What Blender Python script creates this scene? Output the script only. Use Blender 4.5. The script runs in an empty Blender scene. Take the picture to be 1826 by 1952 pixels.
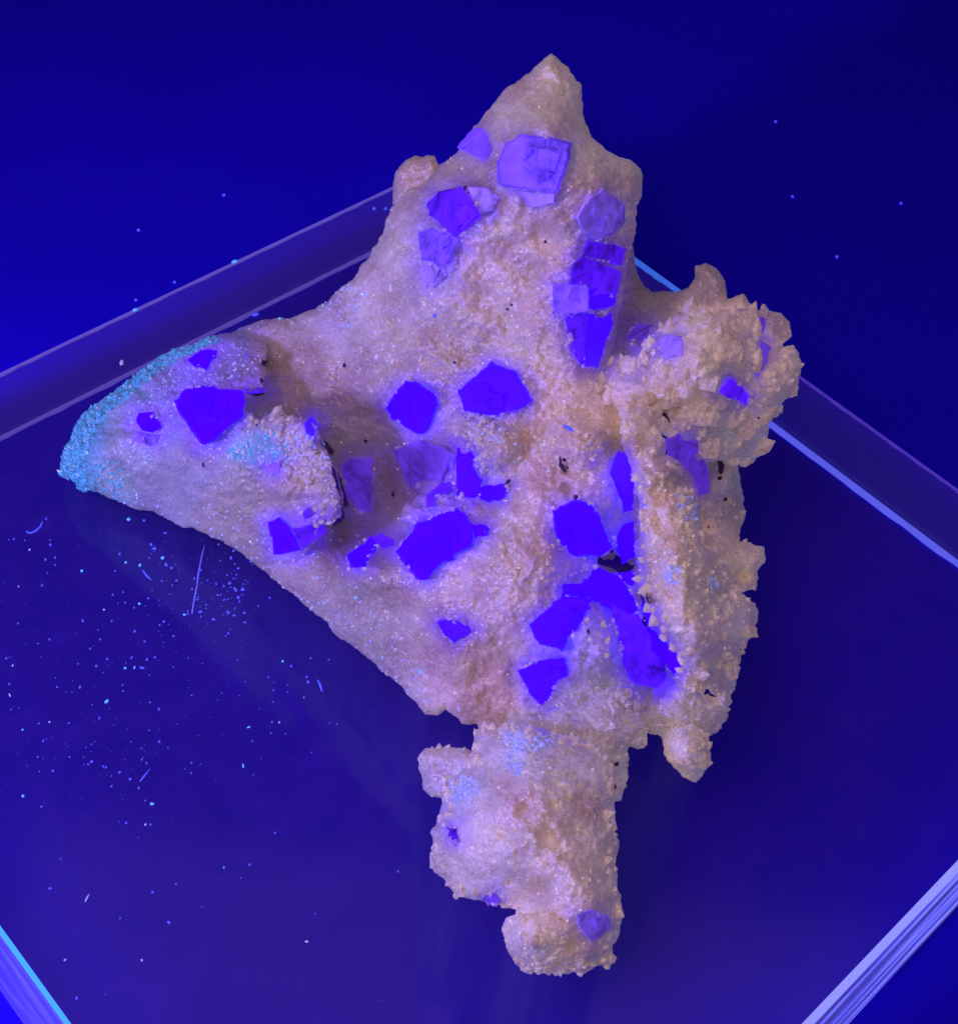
import bpy, math, random
import numpy as np
from mathutils import Vector, Matrix

# ------------------------------------------------------------------ camera
FOCAL = 2662.85                      # focal length in photo pixels (photo is 1826 wide)
CX, CY = 913.0, 976.0
NUP = np.array([0.08339897, -0.64389518, -0.76055481])
_fw = np.array([0, 0, 1.0])
_Y = _fw - NUP * (_fw @ NUP); _Y /= np.linalg.norm(_Y)
_X = np.cross(_Y, NUP)
M3 = np.array([_X, _Y, NUP])
HC = 10.0
CAM = np.array([0, 0, HC])
scene = bpy.context.scene
col = scene.collection
cd = bpy.data.cameras.new('camera'); cam = bpy.data.objects.new('camera', cd); col.objects.link(cam)
cd.sensor_fit = 'HORIZONTAL'; cd.sensor_width = 36.0; cd.lens = 36.0 * FOCAL / 1826.0
cd.clip_start = 0.1; cd.clip_end = 500
R = np.column_stack([M3[:, 0], -M3[:, 1], -M3[:, 2]])
mw = Matrix.Identity(4)
for i in range(3):
    for j in range(3): mw[i][j] = R[i, j]
    mw[i][3] = CAM[i]
cam.matrix_world = mw
scene.camera = cam

# ------------------------------------------------------------------ world, lamps, exposure
w = bpy.data.worlds.new('World'); scene.world = w; w.use_nodes = True
w.node_tree.nodes['Background'].inputs[0].default_value = (0.16, 0.075, 0.5, 1)
w.node_tree.nodes['Background'].inputs[1].default_value = 0.16
scene.view_settings.view_transform = 'Standard'; scene.view_settings.look = 'None'
scene.view_settings.exposure = 0.0; scene.view_settings.gamma = 1.0
scene.cycles.use_denoising = True
scene.cycles.max_bounces = 10; scene.cycles.transparent_max_bounces = 16

def area(name, loc, target, sx, sy, power, color, spread=180):
    l = bpy.data.lights.new(name, 'AREA'); l.shape = 'RECTANGLE'; l.size = sx; l.size_y = sy
    l.energy = power; l.color = color; l.spread = math.radians(spread)
    o = bpy.data.objects.new(name, l); col.objects.link(o); o.location = loc
    o.rotation_euler = (Vector(target) - Vector(loc)).to_track_quat('-Z', 'Y').to_euler()
    return o
area('room_lamp', (-5.5, -3.0, 20), (4.0, 14.0, 0), 7.5, 7.5, 1600, (0.97, 0.72, 0.84))
area('uv_torch', (-8.5, 0.5, 5.0), (-2.5, 6.8, 0.0), 2.0, 2.0, 600, (0.30, 0.26, 1.0), 110)
area('ceiling_glow', (1.0, 9.5, 30), (1.0, 9.5, 0), 26, 20, 850, (0.75, 0.42, 0.62))

# ------------------------------------------------------------------ helpers
rng = np.random.default_rng(7); random.seed(7)
def at0(x, y):
    x = np.asarray(x, float); y = np.asarray(y, float)
    c = np.stack([x - CX, y - CY, np.full_like(x, FOCAL)], -1)
    r = c @ M3.T
    return CAM + r * (-HC / r[..., 2:3])
def at(x, y, h):
    p = at0(x, y); h = np.asarray(h, float)
    return CAM + (p - CAM) * (1 - h / HC)[..., None]
def px_size(h):                      # world size of one photo pixel for things of the rock at height h
    return (12.4 - 0.95 * h) / FOCAL

def mesh_obj(name, verts, faces, mats, parent=None, smooth=False, mat_idx=None):
    me = bpy.data.meshes.new(name)
    me.from_pydata([tuple(v) for v in verts], [], [tuple(f) for f in faces])
    for m in (mats if isinstance(mats, (list, tuple)) else [mats]): me.materials.append(m)
    if smooth: me.polygons.foreach_set('use_smooth', np.ones(len(me.polygons), bool))
    me.update()
    o = bpy.data.objects.new(name, me); col.objects.link(o)
    if parent: o.parent = parent
    return o
def np_mesh(name, V, Q, mat, parent=None, smooth=True, colors=None):
    me = bpy.data.meshes.new(name)
    k = Q.shape[1]
    me.vertices.add(len(V)); me.vertices.foreach_set('co', V.astype(np.float32).ravel())
    me.loops.add(Q.size); me.loops.foreach_set('vertex_index', Q.astype(np.int32).ravel())
    me.polygons.add(len(Q)); me.polygons.foreach_set('loop_start', np.arange(0, Q.size, k, dtype=np.int32))
    try: me.polygons.foreach_set('loop_total', np.full(len(Q), k, np.int32))
    except Exception: pass
    me.update(calc_edges=True); me.validate()
    me.polygons.foreach_set('use_smooth', np.full(len(me.polygons), smooth))
    if colors is not None:
        a = me.color_attributes.new('tint', 'FLOAT_COLOR', 'POINT')
        c = np.ones((len(V), 4), np.float32); c[:, :3] = colors; a.data.foreach_set('color', c.ravel())
    me.materials.append(mat)
    o = bpy.data.objects.new(name, me); col.objects.link(o)
    if parent: o.parent = parent
    return o

def hash2(ix, iy, s):
    n = (ix * 374761393 + iy * 668265263 + s * 1442695041) & 0xffffffff
    n = ((n ^ (n >> 13)) * 1274126177) & 0xffffffff
    return ((n ^ (n >> 16)) & 0xffffff) / float(0xffffff)
def vnoise(x, y, s):
    ix = np.floor(x).astype(np.int64); iy = np.floor(y).astype(np.int64)
    fx = x - ix; fy = y - iy; fx = fx * fx * (3 - 2 * fx); fy = fy * fy * (3 - 2 * fy)
    a = hash2(ix, iy, s); b = hash2(ix + 1, iy, s); c = hash2(ix, iy + 1, s); d = hash2(ix + 1, iy + 1, s)
    return (a + (b - a) * fx) * (1 - fy) + (c + (d - c) * fx) * fy - 0.5
def fbm(x, y, sc, s, o=4, g=0.5):
    t = 0; a = 1.0
    for k in range(o):
        t = t + a * vnoise(x / sc + 13.7 * k, y / sc - 7.3 * k, s + k); sc *= 0.5; a *= g
    return t
def facets(x, y, sc, s, sharp=1.0):
    """little crystal points: the highest of the tilted pyramids rooted in jittered cells"""
    gx = x / sc; gy = y / sc
    ix = np.floor(gx).astype(np.int64); iy = np.floor(gy).astype(np.int64)
    best = np.full(x.shape, -9.0)
    for dx in (-1, 0, 1):
        for dy in (-1, 0, 1):
            jx = ix + dx; jy = iy + dy
            px = jx + hash2(jx, jy, s); py = jy + hash2(jx, jy, s + 1)
            th = hash2(jx, jy, s + 2) * 3.14; top = 0.55 + 0.6 * hash2(jx, jy, s + 3)
            ux = gx - px; uy = gy - py
            c = np.cos(th); sn = np.sin(th)
            a = np.abs(ux * c + uy * sn); b = np.abs(-ux * sn + uy * c); e = np.abs((ux * c + uy * sn) * 0.5 + (-ux * sn + uy * c) * 0.87)
            best = np.maximum(best, top - sharp * np.maximum(np.maximum(a, b), e))
    return best
def blobs(x, y, sc, s):
    gx = x / sc; gy = y / sc; ix = np.floor(gx).astype(np.int64); iy = np.floor(gy).astype(np.int64); best = np.zeros(x.shape)
    for dx in (-1, 0, 1):
        for dy in (-1, 0, 1):
            jx = ix + dx; jy = iy + dy; rr = 0.45 + 0.5 * hash2(jx, jy, s + 2)
            d2 = (gx - jx - hash2(jx, jy, s)) ** 2 + (gy - jy - hash2(jx, jy, s + 1)) ** 2
            best = np.maximum(best, rr * np.sqrt(np.clip(1 - d2 / (rr * rr), 0, 1)))
    return best
def sdf(poly, X, Y):
    P = np.asarray(poly, float); d2 = np.full(X.shape, 1e18); ins = np.zeros(X.shape, bool)
    for k in range(len(P)):
        x0, y0 = P[k]; x1, y1 = P[(k + 1) % len(P)]
        ex, ey = x1 - x0, y1 - y0; L = ex * ex + ey * ey + 1e-9
        t = np.clip(((X - x0) * ex + (Y - y0) * ey) / L, 0, 1)
        d2 = np.minimum(d2, (X - x0 - t * ex) ** 2 + (Y - y0 - t * ey) ** 2)
        cr = (y0 > Y) != (y1 > Y)
        if y1 != y0: ins ^= cr & (X < ex * (Y - y0) / (y1 - y0) + x0)
    d = np.sqrt(d2)
    return np.where(ins, d, -d)
def tps(ctrl, X, Y):
    C = np.asarray(ctrl, float); n = len(C); s = 400.0
    def U(r2): return np.where(r2 > 1e-12, 0.5 * r2 * np.log(r2 + 1e-12), 0)
    xs, ys = C[:, 0] / s, C[:, 1] / s
    K = U((xs[:, None] - xs) ** 2 + (ys[:, None] - ys) ** 2) + 0.002 * np.eye(n)
    P = np.column_stack([np.ones(n), xs, ys])
    A = np.block([[K, P], [P.T, np.zeros((3, 3))]])
    sol = np.linalg.solve(A, np.concatenate([C[:, 2], [0, 0, 0]]))
    Z = sol[n] + sol[n + 1] * X / s + sol[n + 2] * Y / s
    for i in range(n): Z = Z + sol[i] * U((X / s - xs[i]) ** 2 + (Y / s - ys[i]) ** 2)
    return Z

# ------------------------------------------------------------------ materials
def nodes(name):
    m = bpy.data.materials.new(name); m.use_nodes = True; nt = m.node_tree
    return m, nt, nt.nodes['Principled BSDF']
def N(nt, t, **kw):
    n = nt.nodes.new(t)
    for k, v in kw.items(): setattr(n, k, v)
    return n
def noise_node(nt, scale, detail=4, rough=0.6):
    tc = N(nt, 'ShaderNodeNewGeometry'); n = N(nt, 'ShaderNodeTexNoise')
    n.inputs['Scale'].default_value = scale; n.inputs['Detail'].default_value = detail; n.inputs['Roughness'].default_value = rough
    nt.links.new(tc.outputs['Position'], n.inputs['Vector']); return n
def ramp(nt, src, stops):
    r = N(nt, 'ShaderNodeValToRGB'); e = r.color_ramp.elements
    e[0].position, e[0].color = stops[0][0], (*stops[0][1], 1); e[1].position, e[1].color = stops[-1][0], (*stops[-1][1], 1)
    for p, c in stops[1:-1]:
        q = e.new(p); q.color = (*c, 1)
    nt.links.new(src, r.inputs[0]); return r
def bump(nt, bs, src, strength, dist):
    b = N(nt, 'ShaderNodeBump'); b.inputs['Strength'].default_value = strength; b.inputs['Distance'].default_value = dist
    nt.links.new(src, b.inputs['Height']); nt.links.new(b.outputs[0], bs.inputs['Normal']); return b

def calcite_mat(name, tinted=True, base=(0.74, 0.55, 0.53), glow=0.17):
    m, nt, bs = nodes(name); L = nt.links.new
    n1 = noise_node(nt, 3.2, 6, 0.65); n2 = noise_node(nt, 46, 5, 0.85)
    r1 = ramp(nt, n1.outputs[0], [(0.30, (0.78, 0.74, 0.72)), (0.5, (0.95, 0.93, 0.94)), (0.72, (1.08, 1.08, 1.08))])
    r2 = ramp(nt, n2.outputs[0], [(0.36, (0.74, 0.73, 0.75)), (0.5, (0.94, 0.94, 0.94)), (0.64, (1.24, 1.22, 1.20))])
    def mul(p, q):
        x = N(nt, 'ShaderNodeMix', data_type='RGBA', blend_type='MULTIPLY'); x.inputs[0].default_value = 1; L(p, x.inputs[6])
        if isinstance(q, tuple): x.inputs[7].default_value = (*q, 1)
        else: L(q, x.inputs[7])
        return x.outputs[2]
    c = mul(r1.outputs[0], r2.outputs[0])
    if tinted:
        a = N(nt, 'ShaderNodeVertexColor'); a.layer_name = 'tint'; c = mul(c, a.outputs[0])
    else: c = mul(c, base)
    L(c, bs.inputs['Base Color']); L(c, bs.inputs['Emission Color']); bs.inputs['Emission Strength'].default_value = glow
    bs.inputs['Roughness'].default_value = 0.3; bs.inputs['IOR'].default_value = 1.55
    bs.inputs['Subsurface Weight'].default_value = 0.7
    bs.inputs['Subsurface Radius'].default_value = (1.0, 0.7, 0.9); bs.inputs['Subsurface Scale'].default_value = 0.10
    tc = N(nt, 'ShaderNodeNewGeometry'); v = N(nt, 'ShaderNodeTexVoronoi'); v.inputs['Scale'].default_value = 22; v.inputs['Randomness'].default_value = 1
    w2 = N(nt, 'ShaderNodeTexVoronoi'); w2.inputs['Scale'].default_value = 48
    L(tc.outputs['Position'], v.inputs['Vector']); L(tc.outputs['Position'], w2.inputs['Vector'])
    ad = N(nt, 'ShaderNodeMath', operation='MULTIPLY_ADD'); ad.inputs[1].default_value = 0.5; L(w2.outputs['Distance'], ad.inputs[0]); L(v.outputs['Distance'], ad.inputs[2])
    bp = N(nt, 'ShaderNodeBump', invert=True); bp.inputs['Strength'].default_value = 0.45; bp.inputs['Distance'].default_value = 0.014
    L(ad.outputs[0], bp.inputs['Height']); L(bp.outputs[0], bs.inputs['Normal'])
    return m
M_CAL = calcite_mat('calcite_matrix')
M_CRY = calcite_mat('calcite_point', False, (0.68, 0.53, 0.48), 0.17)
M_CRY3 = calcite_mat('calcite_point_violet', False, (0.36, 0.22, 0.72), 0.2)
M_CRY2 = calcite_mat('calcite_point_lilac', False, (0.50, 0.40, 0.44), 0.17)

def fluor_mat(name, em, strength, base, mott=0.15, rough=0.35, spec=0.4):
    m, nt, bs = nodes(name); L = nt.links.new
    n1 = noise_node(nt, 7, 8, 0.75); n1.inputs['Distortion'].default_value = 1.2
    n2 = noise_node(nt, 3.0, 2, 0.5); n2.inputs['Distortion'].default_value = 0.6
    av = N(nt, 'ShaderNodeMath', operation='MULTIPLY_ADD'); av.inputs[1].default_value = 0.45; L(n2.outputs[0], av.inputs[0])
    hf = N(nt, 'ShaderNodeMath', operation='MULTIPLY'); hf.inputs[1].default_value = 0.55; L(n1.outputs[0], hf.inputs[0]); L(hf.outputs[0], av.inputs[2])
    r = ramp(nt, av.outputs[0], [(0.36, (max(0.0, 1 - 3.2 * mott),) * 3), (0.5, (1,) * 3), (0.62, (1 + 1.6 * mott,) * 3)])
    def mul(c):
        mx = N(nt, 'ShaderNodeMix', data_type='RGBA', blend_type='MULTIPLY'); mx.inputs[0].default_value = 1
        mx.inputs[6].default_value = (*c, 1); L(r.outputs[0], mx.inputs[7]); return mx.outputs[2]
    L(mul(em), bs.inputs['Emission Color']); bs.inputs['Emission Strength'].default_value = strength
    L(mul(base), bs.inputs['Base Color']); bs.inputs['Roughness'].default_value = rough; bs.inputs['Specular IOR Level'].default_value = spec
    bump(nt, bs, n1.outputs[0], 0.45, 0.04)
    return m
FM = {
 'bright': fluor_mat('fluorite_vivid', (0.052, 0.0, 1.0), 0.86, (0.05, 0.0, 0.85), 0.09, 0.55, 0.12),
 'mid':    fluor_mat('fluorite_violet', (0.075, 0.004, 0.85), 0.95, (0.07, 0.02, 0.4), 0.24, 0.5, 0.2),
 'pale':   fluor_mat('fluorite_pale', (0.07, 0.02, 0.70), 0.95, (0.22, 0.11, 0.62), 0.24, 0.45, 0.25),
 'faint':  fluor_mat('fluorite_lilac', (0.06, 0.028, 0.36), 0.95, (0.42, 0.27, 0.70), 0.24, 0.45, 0.3),
 'deep':   fluor_mat('fluorite_dusky_and_shade', (0.06, 0.015, 0.36), 1.0, (0.16, 0.08, 0.42), 0.20, 0.5, 0.2),
}
def plain(name, base, rough=0.5, em=None, es=0.0):
    m, nt, bs = nodes(name); bs.inputs['Base Color'].default_value = (*base, 1); bs.inputs['Roughness'].default_value = rough
    if em: bs.inputs['Emission Color'].default_value = (*em, 1); bs.inputs['Emission Strength'].default_value = es
    return m
M_DARK = plain('dark_mineral_and_shade', (0.035, 0.008, 0.06), 0.7)  # for dark inclusions, and for shade painted into gaps
M_CYAN = plain('cyan_druse', (0.10, 0.36, 0.50), 0.3, (0.02, 0.18, 0.42), 0.42)
M_CYAN2 = plain('teal_druse', (0.07, 0.20, 0.28), 0.4, (0.015, 0.12, 0.30), 0.4)
M_WHITE = plain('glassy_grain', (0.9, 0.8, 0.78), 0.15, (1.0, 0.75, 0.7), 0.15)  # pale, faintly emissive grains standing in for specular glints
M_BLUEG = plain('bluish_grain', (0.45, 0.5, 0.85), 0.25, (0.16, 0.2, 0.8), 0.25)
M_DUST = plain('dust_fluorescent', (0.2, 0.4, 0.8), 0.6, (0.015, 0.25, 1.0), 1.0)
M_DUST2 = plain('dust_blue', (0.1, 0.12, 0.6), 0.6, (0.03, 0.05, 0.85), 0.85)
M_DUST3 = plain('dust_pale', (0.5, 0.5, 0.75), 0.7, (0.25, 0.32, 0.7), 0.35)

# ------------------------------------------------------------------ setting: table under the slab
SL = dict(B=(-0.56374742, 14.32463123), L=(-6.81336095, 7.34572016), F=(0.17696699, 1.08588247), R=(6.42657978, 8.06480014))
TH = 0.82
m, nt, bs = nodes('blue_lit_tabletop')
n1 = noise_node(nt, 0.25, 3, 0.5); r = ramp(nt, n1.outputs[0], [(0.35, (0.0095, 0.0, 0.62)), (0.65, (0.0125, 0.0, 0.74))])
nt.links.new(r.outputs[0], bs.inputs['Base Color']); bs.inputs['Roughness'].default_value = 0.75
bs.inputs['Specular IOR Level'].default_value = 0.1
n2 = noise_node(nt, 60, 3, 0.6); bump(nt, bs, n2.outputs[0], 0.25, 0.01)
g = 70
tb = mesh_obj('tabletop', [(-g, -g, -TH - 0.004), (g, -g, -TH - 0.004), (g, g, -TH - 0.004), (-g, g, -TH - 0.004)], [(0, 1, 2, 3)], m)
tb['kind'] = 'structure'

# ------------------------------------------------------------------ the acrylic slab
def thing(name, label, cat, loc=(0, 0, 0), group=None):
    o = bpy.data.objects.new(name, None); col.objects.link(o); o.location = loc; o.empty_display_size = 0.3
    o['label'] = label; o['category'] = cat
    if group: o['group'] = group
    return o
def tag(o, label, cat, group=None):
    o['label'] = label; o['category'] = cat
    if group: o['group'] = group
def clear_mat(name, tint, diff, dcol, em=(0, 0, 0), es=0.0, rough=0.06, smudge=True):
    m = bpy.data.materials.new(name); m.use_nodes = True; nt = m.node_tree
    for n in list(nt.nodes): nt.nodes.remove(n)
    out = N(nt, 'ShaderNodeOutputMaterial'); tr = N(nt, 'ShaderNodeBsdfTransparent'); tr.inputs[0].default_value = (*tint, 1)
    df = N(nt, 'ShaderNodeBsdfDiffuse'); df.inputs[0].default_value = (*dcol, 1)
    gl = N(nt, 'ShaderNodeBsdfGlossy'); gl.inputs['Roughness'].default_value = rough
    fr = N(nt, 'ShaderNodeFresnel'); fr.inputs[0].default_value = 1.45
    m1 = N(nt, 'ShaderNodeMixShader'); m2 = N(nt, 'ShaderNodeMixShader'); ad = N(nt, 'ShaderNodeAddShader')
    e = N(nt, 'ShaderNodeEmission'); e.inputs[0].default_value = (*em, 1); e.inputs[1].default_value = es
    L = nt.links.new
    if smudge:
        n = noise_node(nt, 1.1, 7, 0.62); n.inputs['Distortion'].default_value = 1.6
        r = ramp(nt, n.outputs[0], [(0.35, (diff * 0.75,) * 3), (0.55, (diff,) * 3), (0.75, (diff * 1.5,) * 3)])
        L(r.outputs[0], m1.inputs[0])
    else: m1.inputs[0].default_value = diff
    L(tr.outputs[0], m1.inputs[1]); L(df.outputs[0], m1.inputs[2])
    L(fr.outputs[0], m2.inputs[0]); L(m1.outputs[0], m2.inputs[1]); L(gl.outputs[0], m2.inputs[2])
    L(m2.outputs[0], ad.inputs[0]); L(e.outputs[0], ad.inputs[1]); L(ad.outputs[0], out.inputs[0])
    return m
slab = thing('acrylic_slab', 'clear square acrylic slab with glowing polished edges under the crystal specimen', 'display base', (0, 7.7, -TH))
def child(o, parent=slab):
    o.parent = parent; o.matrix_parent_inverse = Matrix.Translation(-parent.location); return o
B_, L_, F_, R_ = [np.array(SL[k]) for k in 'BLFR']
CH = 0.10                                     # polished chamfer of the two near edges
cen = (B_ + L_ + F_ + R_) / 4
def slab_pt(p, z): return (p[0], p[1], z)
def outw(p, q):                               # outward normal of the side p-q
    d = (q - p) / np.linalg.norm(q - p); n = np.array([d[1], -d[0]])
    return n if n @ ((p + q) / 2 - cen) > 0 else -n
nLF, nFR = outw(L_, F_), outw(F_, R_)
top = clear_mat('acrylic_top', (0.9, 0.9, 0.8), 0.065, (0.27, 0.12, 0.95), (0.004, 0.001, 0.05), 0.3, 0.13)
child(mesh_obj('top_face', [slab_pt(p, 0) for p in (B_, L_, F_, R_)], [(0, 1, 2, 3)], top))
sideb = clear_mat('acrylic_back_side', (0.9, 0.88, 1.0), 0.07, (0.3, 0.22, 0.9), (0.022, 0.010, 0.17), 0.55, 0.2)
child(mesh_obj('side_face', [slab_pt(B_, 0), slab_pt(L_, 0), slab_pt(L_, -TH), slab_pt(B_, -TH)], [(0, 1, 2, 3)], sideb))
sidebr = clear_mat('acrylic_right_side', (0.9, 0.9, 1.0), 0.04, (0.2, 0.2, 0.9), (0.012, 0.008, 0.16), 0.5, 0.2)
child(mesh_obj('side_face', [slab_pt(R_, 0), slab_pt(B_, 0), slab_pt(B_, -TH), slab_pt(R_, -TH)], [(0, 1, 2, 3)], sidebr))
# near sides: streaky, edge-lit, leaning outwards to the foot
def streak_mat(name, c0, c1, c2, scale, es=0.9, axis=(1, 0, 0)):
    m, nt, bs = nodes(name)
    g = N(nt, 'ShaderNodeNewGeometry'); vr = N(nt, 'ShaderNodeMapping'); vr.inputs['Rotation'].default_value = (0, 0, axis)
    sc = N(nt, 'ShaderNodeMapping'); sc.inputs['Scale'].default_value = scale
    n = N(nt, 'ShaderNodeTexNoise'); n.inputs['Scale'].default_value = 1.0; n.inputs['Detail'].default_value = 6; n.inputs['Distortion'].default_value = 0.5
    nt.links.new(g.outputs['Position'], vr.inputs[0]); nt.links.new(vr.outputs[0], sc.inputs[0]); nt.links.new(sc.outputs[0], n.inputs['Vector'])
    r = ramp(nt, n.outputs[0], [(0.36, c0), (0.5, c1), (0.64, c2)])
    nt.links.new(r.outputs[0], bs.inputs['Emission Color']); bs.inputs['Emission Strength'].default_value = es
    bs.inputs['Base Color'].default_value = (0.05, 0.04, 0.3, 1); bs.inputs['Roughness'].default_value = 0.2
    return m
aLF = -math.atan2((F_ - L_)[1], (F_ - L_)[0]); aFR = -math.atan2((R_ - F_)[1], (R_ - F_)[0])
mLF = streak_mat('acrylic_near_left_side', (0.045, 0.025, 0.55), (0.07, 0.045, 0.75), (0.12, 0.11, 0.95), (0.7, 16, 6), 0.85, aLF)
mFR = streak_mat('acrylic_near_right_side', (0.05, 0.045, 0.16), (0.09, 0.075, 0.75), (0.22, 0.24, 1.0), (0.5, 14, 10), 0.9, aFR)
def side(name, p, q, n, rows, mats):
    """strips from the top edge down: rows are (outward offset, z)"""
    for k in range(len(rows) - 1):
        (o0, z0), (o1, z1) = rows[k], rows[k + 1]
        V = [slab_pt(p + n * o0, z0), slab_pt(q + n * o0, z0), slab_pt(q + n * o1, z1), slab_pt(p + n * o1, z1)]
        child(mesh_obj(name[k], V, [(0, 1, 2, 3)], mats[k]))
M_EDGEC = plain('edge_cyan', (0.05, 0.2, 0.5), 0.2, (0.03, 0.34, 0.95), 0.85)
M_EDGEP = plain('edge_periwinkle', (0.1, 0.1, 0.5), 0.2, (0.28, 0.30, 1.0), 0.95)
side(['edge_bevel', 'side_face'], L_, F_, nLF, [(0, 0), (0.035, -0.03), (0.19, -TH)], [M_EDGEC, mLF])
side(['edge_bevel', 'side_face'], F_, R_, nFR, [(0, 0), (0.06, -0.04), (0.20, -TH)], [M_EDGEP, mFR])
# far bottom and top edges, edge-lit strips
def strip(name, p, q, z, wdt, t0, t1, mat, jag=0.0):
    d = q - p; n = np.array([d[1], -d[0]]) / np.linalg.norm(d); K = 60; V = []; F = []
    if n @ ((p + q) / 2 - cen) > 0: n = -n
    for i in range(K + 1):
        c = p + d * (t0 + (t1 - t0) * i / K); ww = wdt * (1 + jag * (random.random() - 0.5))
        V += [slab_pt(c, z), slab_pt(c + n * ww, z), slab_pt(c + n * ww, z - 0.02), slab_pt(c, z - 0.02)]
        if i:
            b = 4 * i; a = b - 4
            F += [(a, a + 1, b + 1, b), (a + 1, a + 2, b + 2, b + 1), (a + 2, a + 3, b + 3, b + 2), (a + 3, a, b, b + 3)]
    F += [(0, 3, 2, 1), (4 * K, 4 * K + 1, 4 * K + 2, 4 * K + 3)]
    return child(mesh_obj(name, V, F, mat))
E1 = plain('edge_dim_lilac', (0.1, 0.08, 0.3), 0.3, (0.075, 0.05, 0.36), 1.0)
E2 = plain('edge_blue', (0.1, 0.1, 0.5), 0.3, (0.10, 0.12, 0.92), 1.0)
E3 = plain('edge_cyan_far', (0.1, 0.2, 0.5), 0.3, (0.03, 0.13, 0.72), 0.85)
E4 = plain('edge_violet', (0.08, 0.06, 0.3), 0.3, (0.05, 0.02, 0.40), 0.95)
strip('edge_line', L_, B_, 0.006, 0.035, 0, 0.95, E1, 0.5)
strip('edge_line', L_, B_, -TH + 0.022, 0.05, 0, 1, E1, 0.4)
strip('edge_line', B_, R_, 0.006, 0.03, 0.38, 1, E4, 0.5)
strip('edge_line', B_, R_, 0.006, 0.07, 0.0, 0.38, E3, 0.3)  # bright stretch of lamp caustic painted as emission
strip('edge_line', B_, R_, -TH + 0.022, 0.075, 0.0, 1, E2, 0.3)

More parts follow.
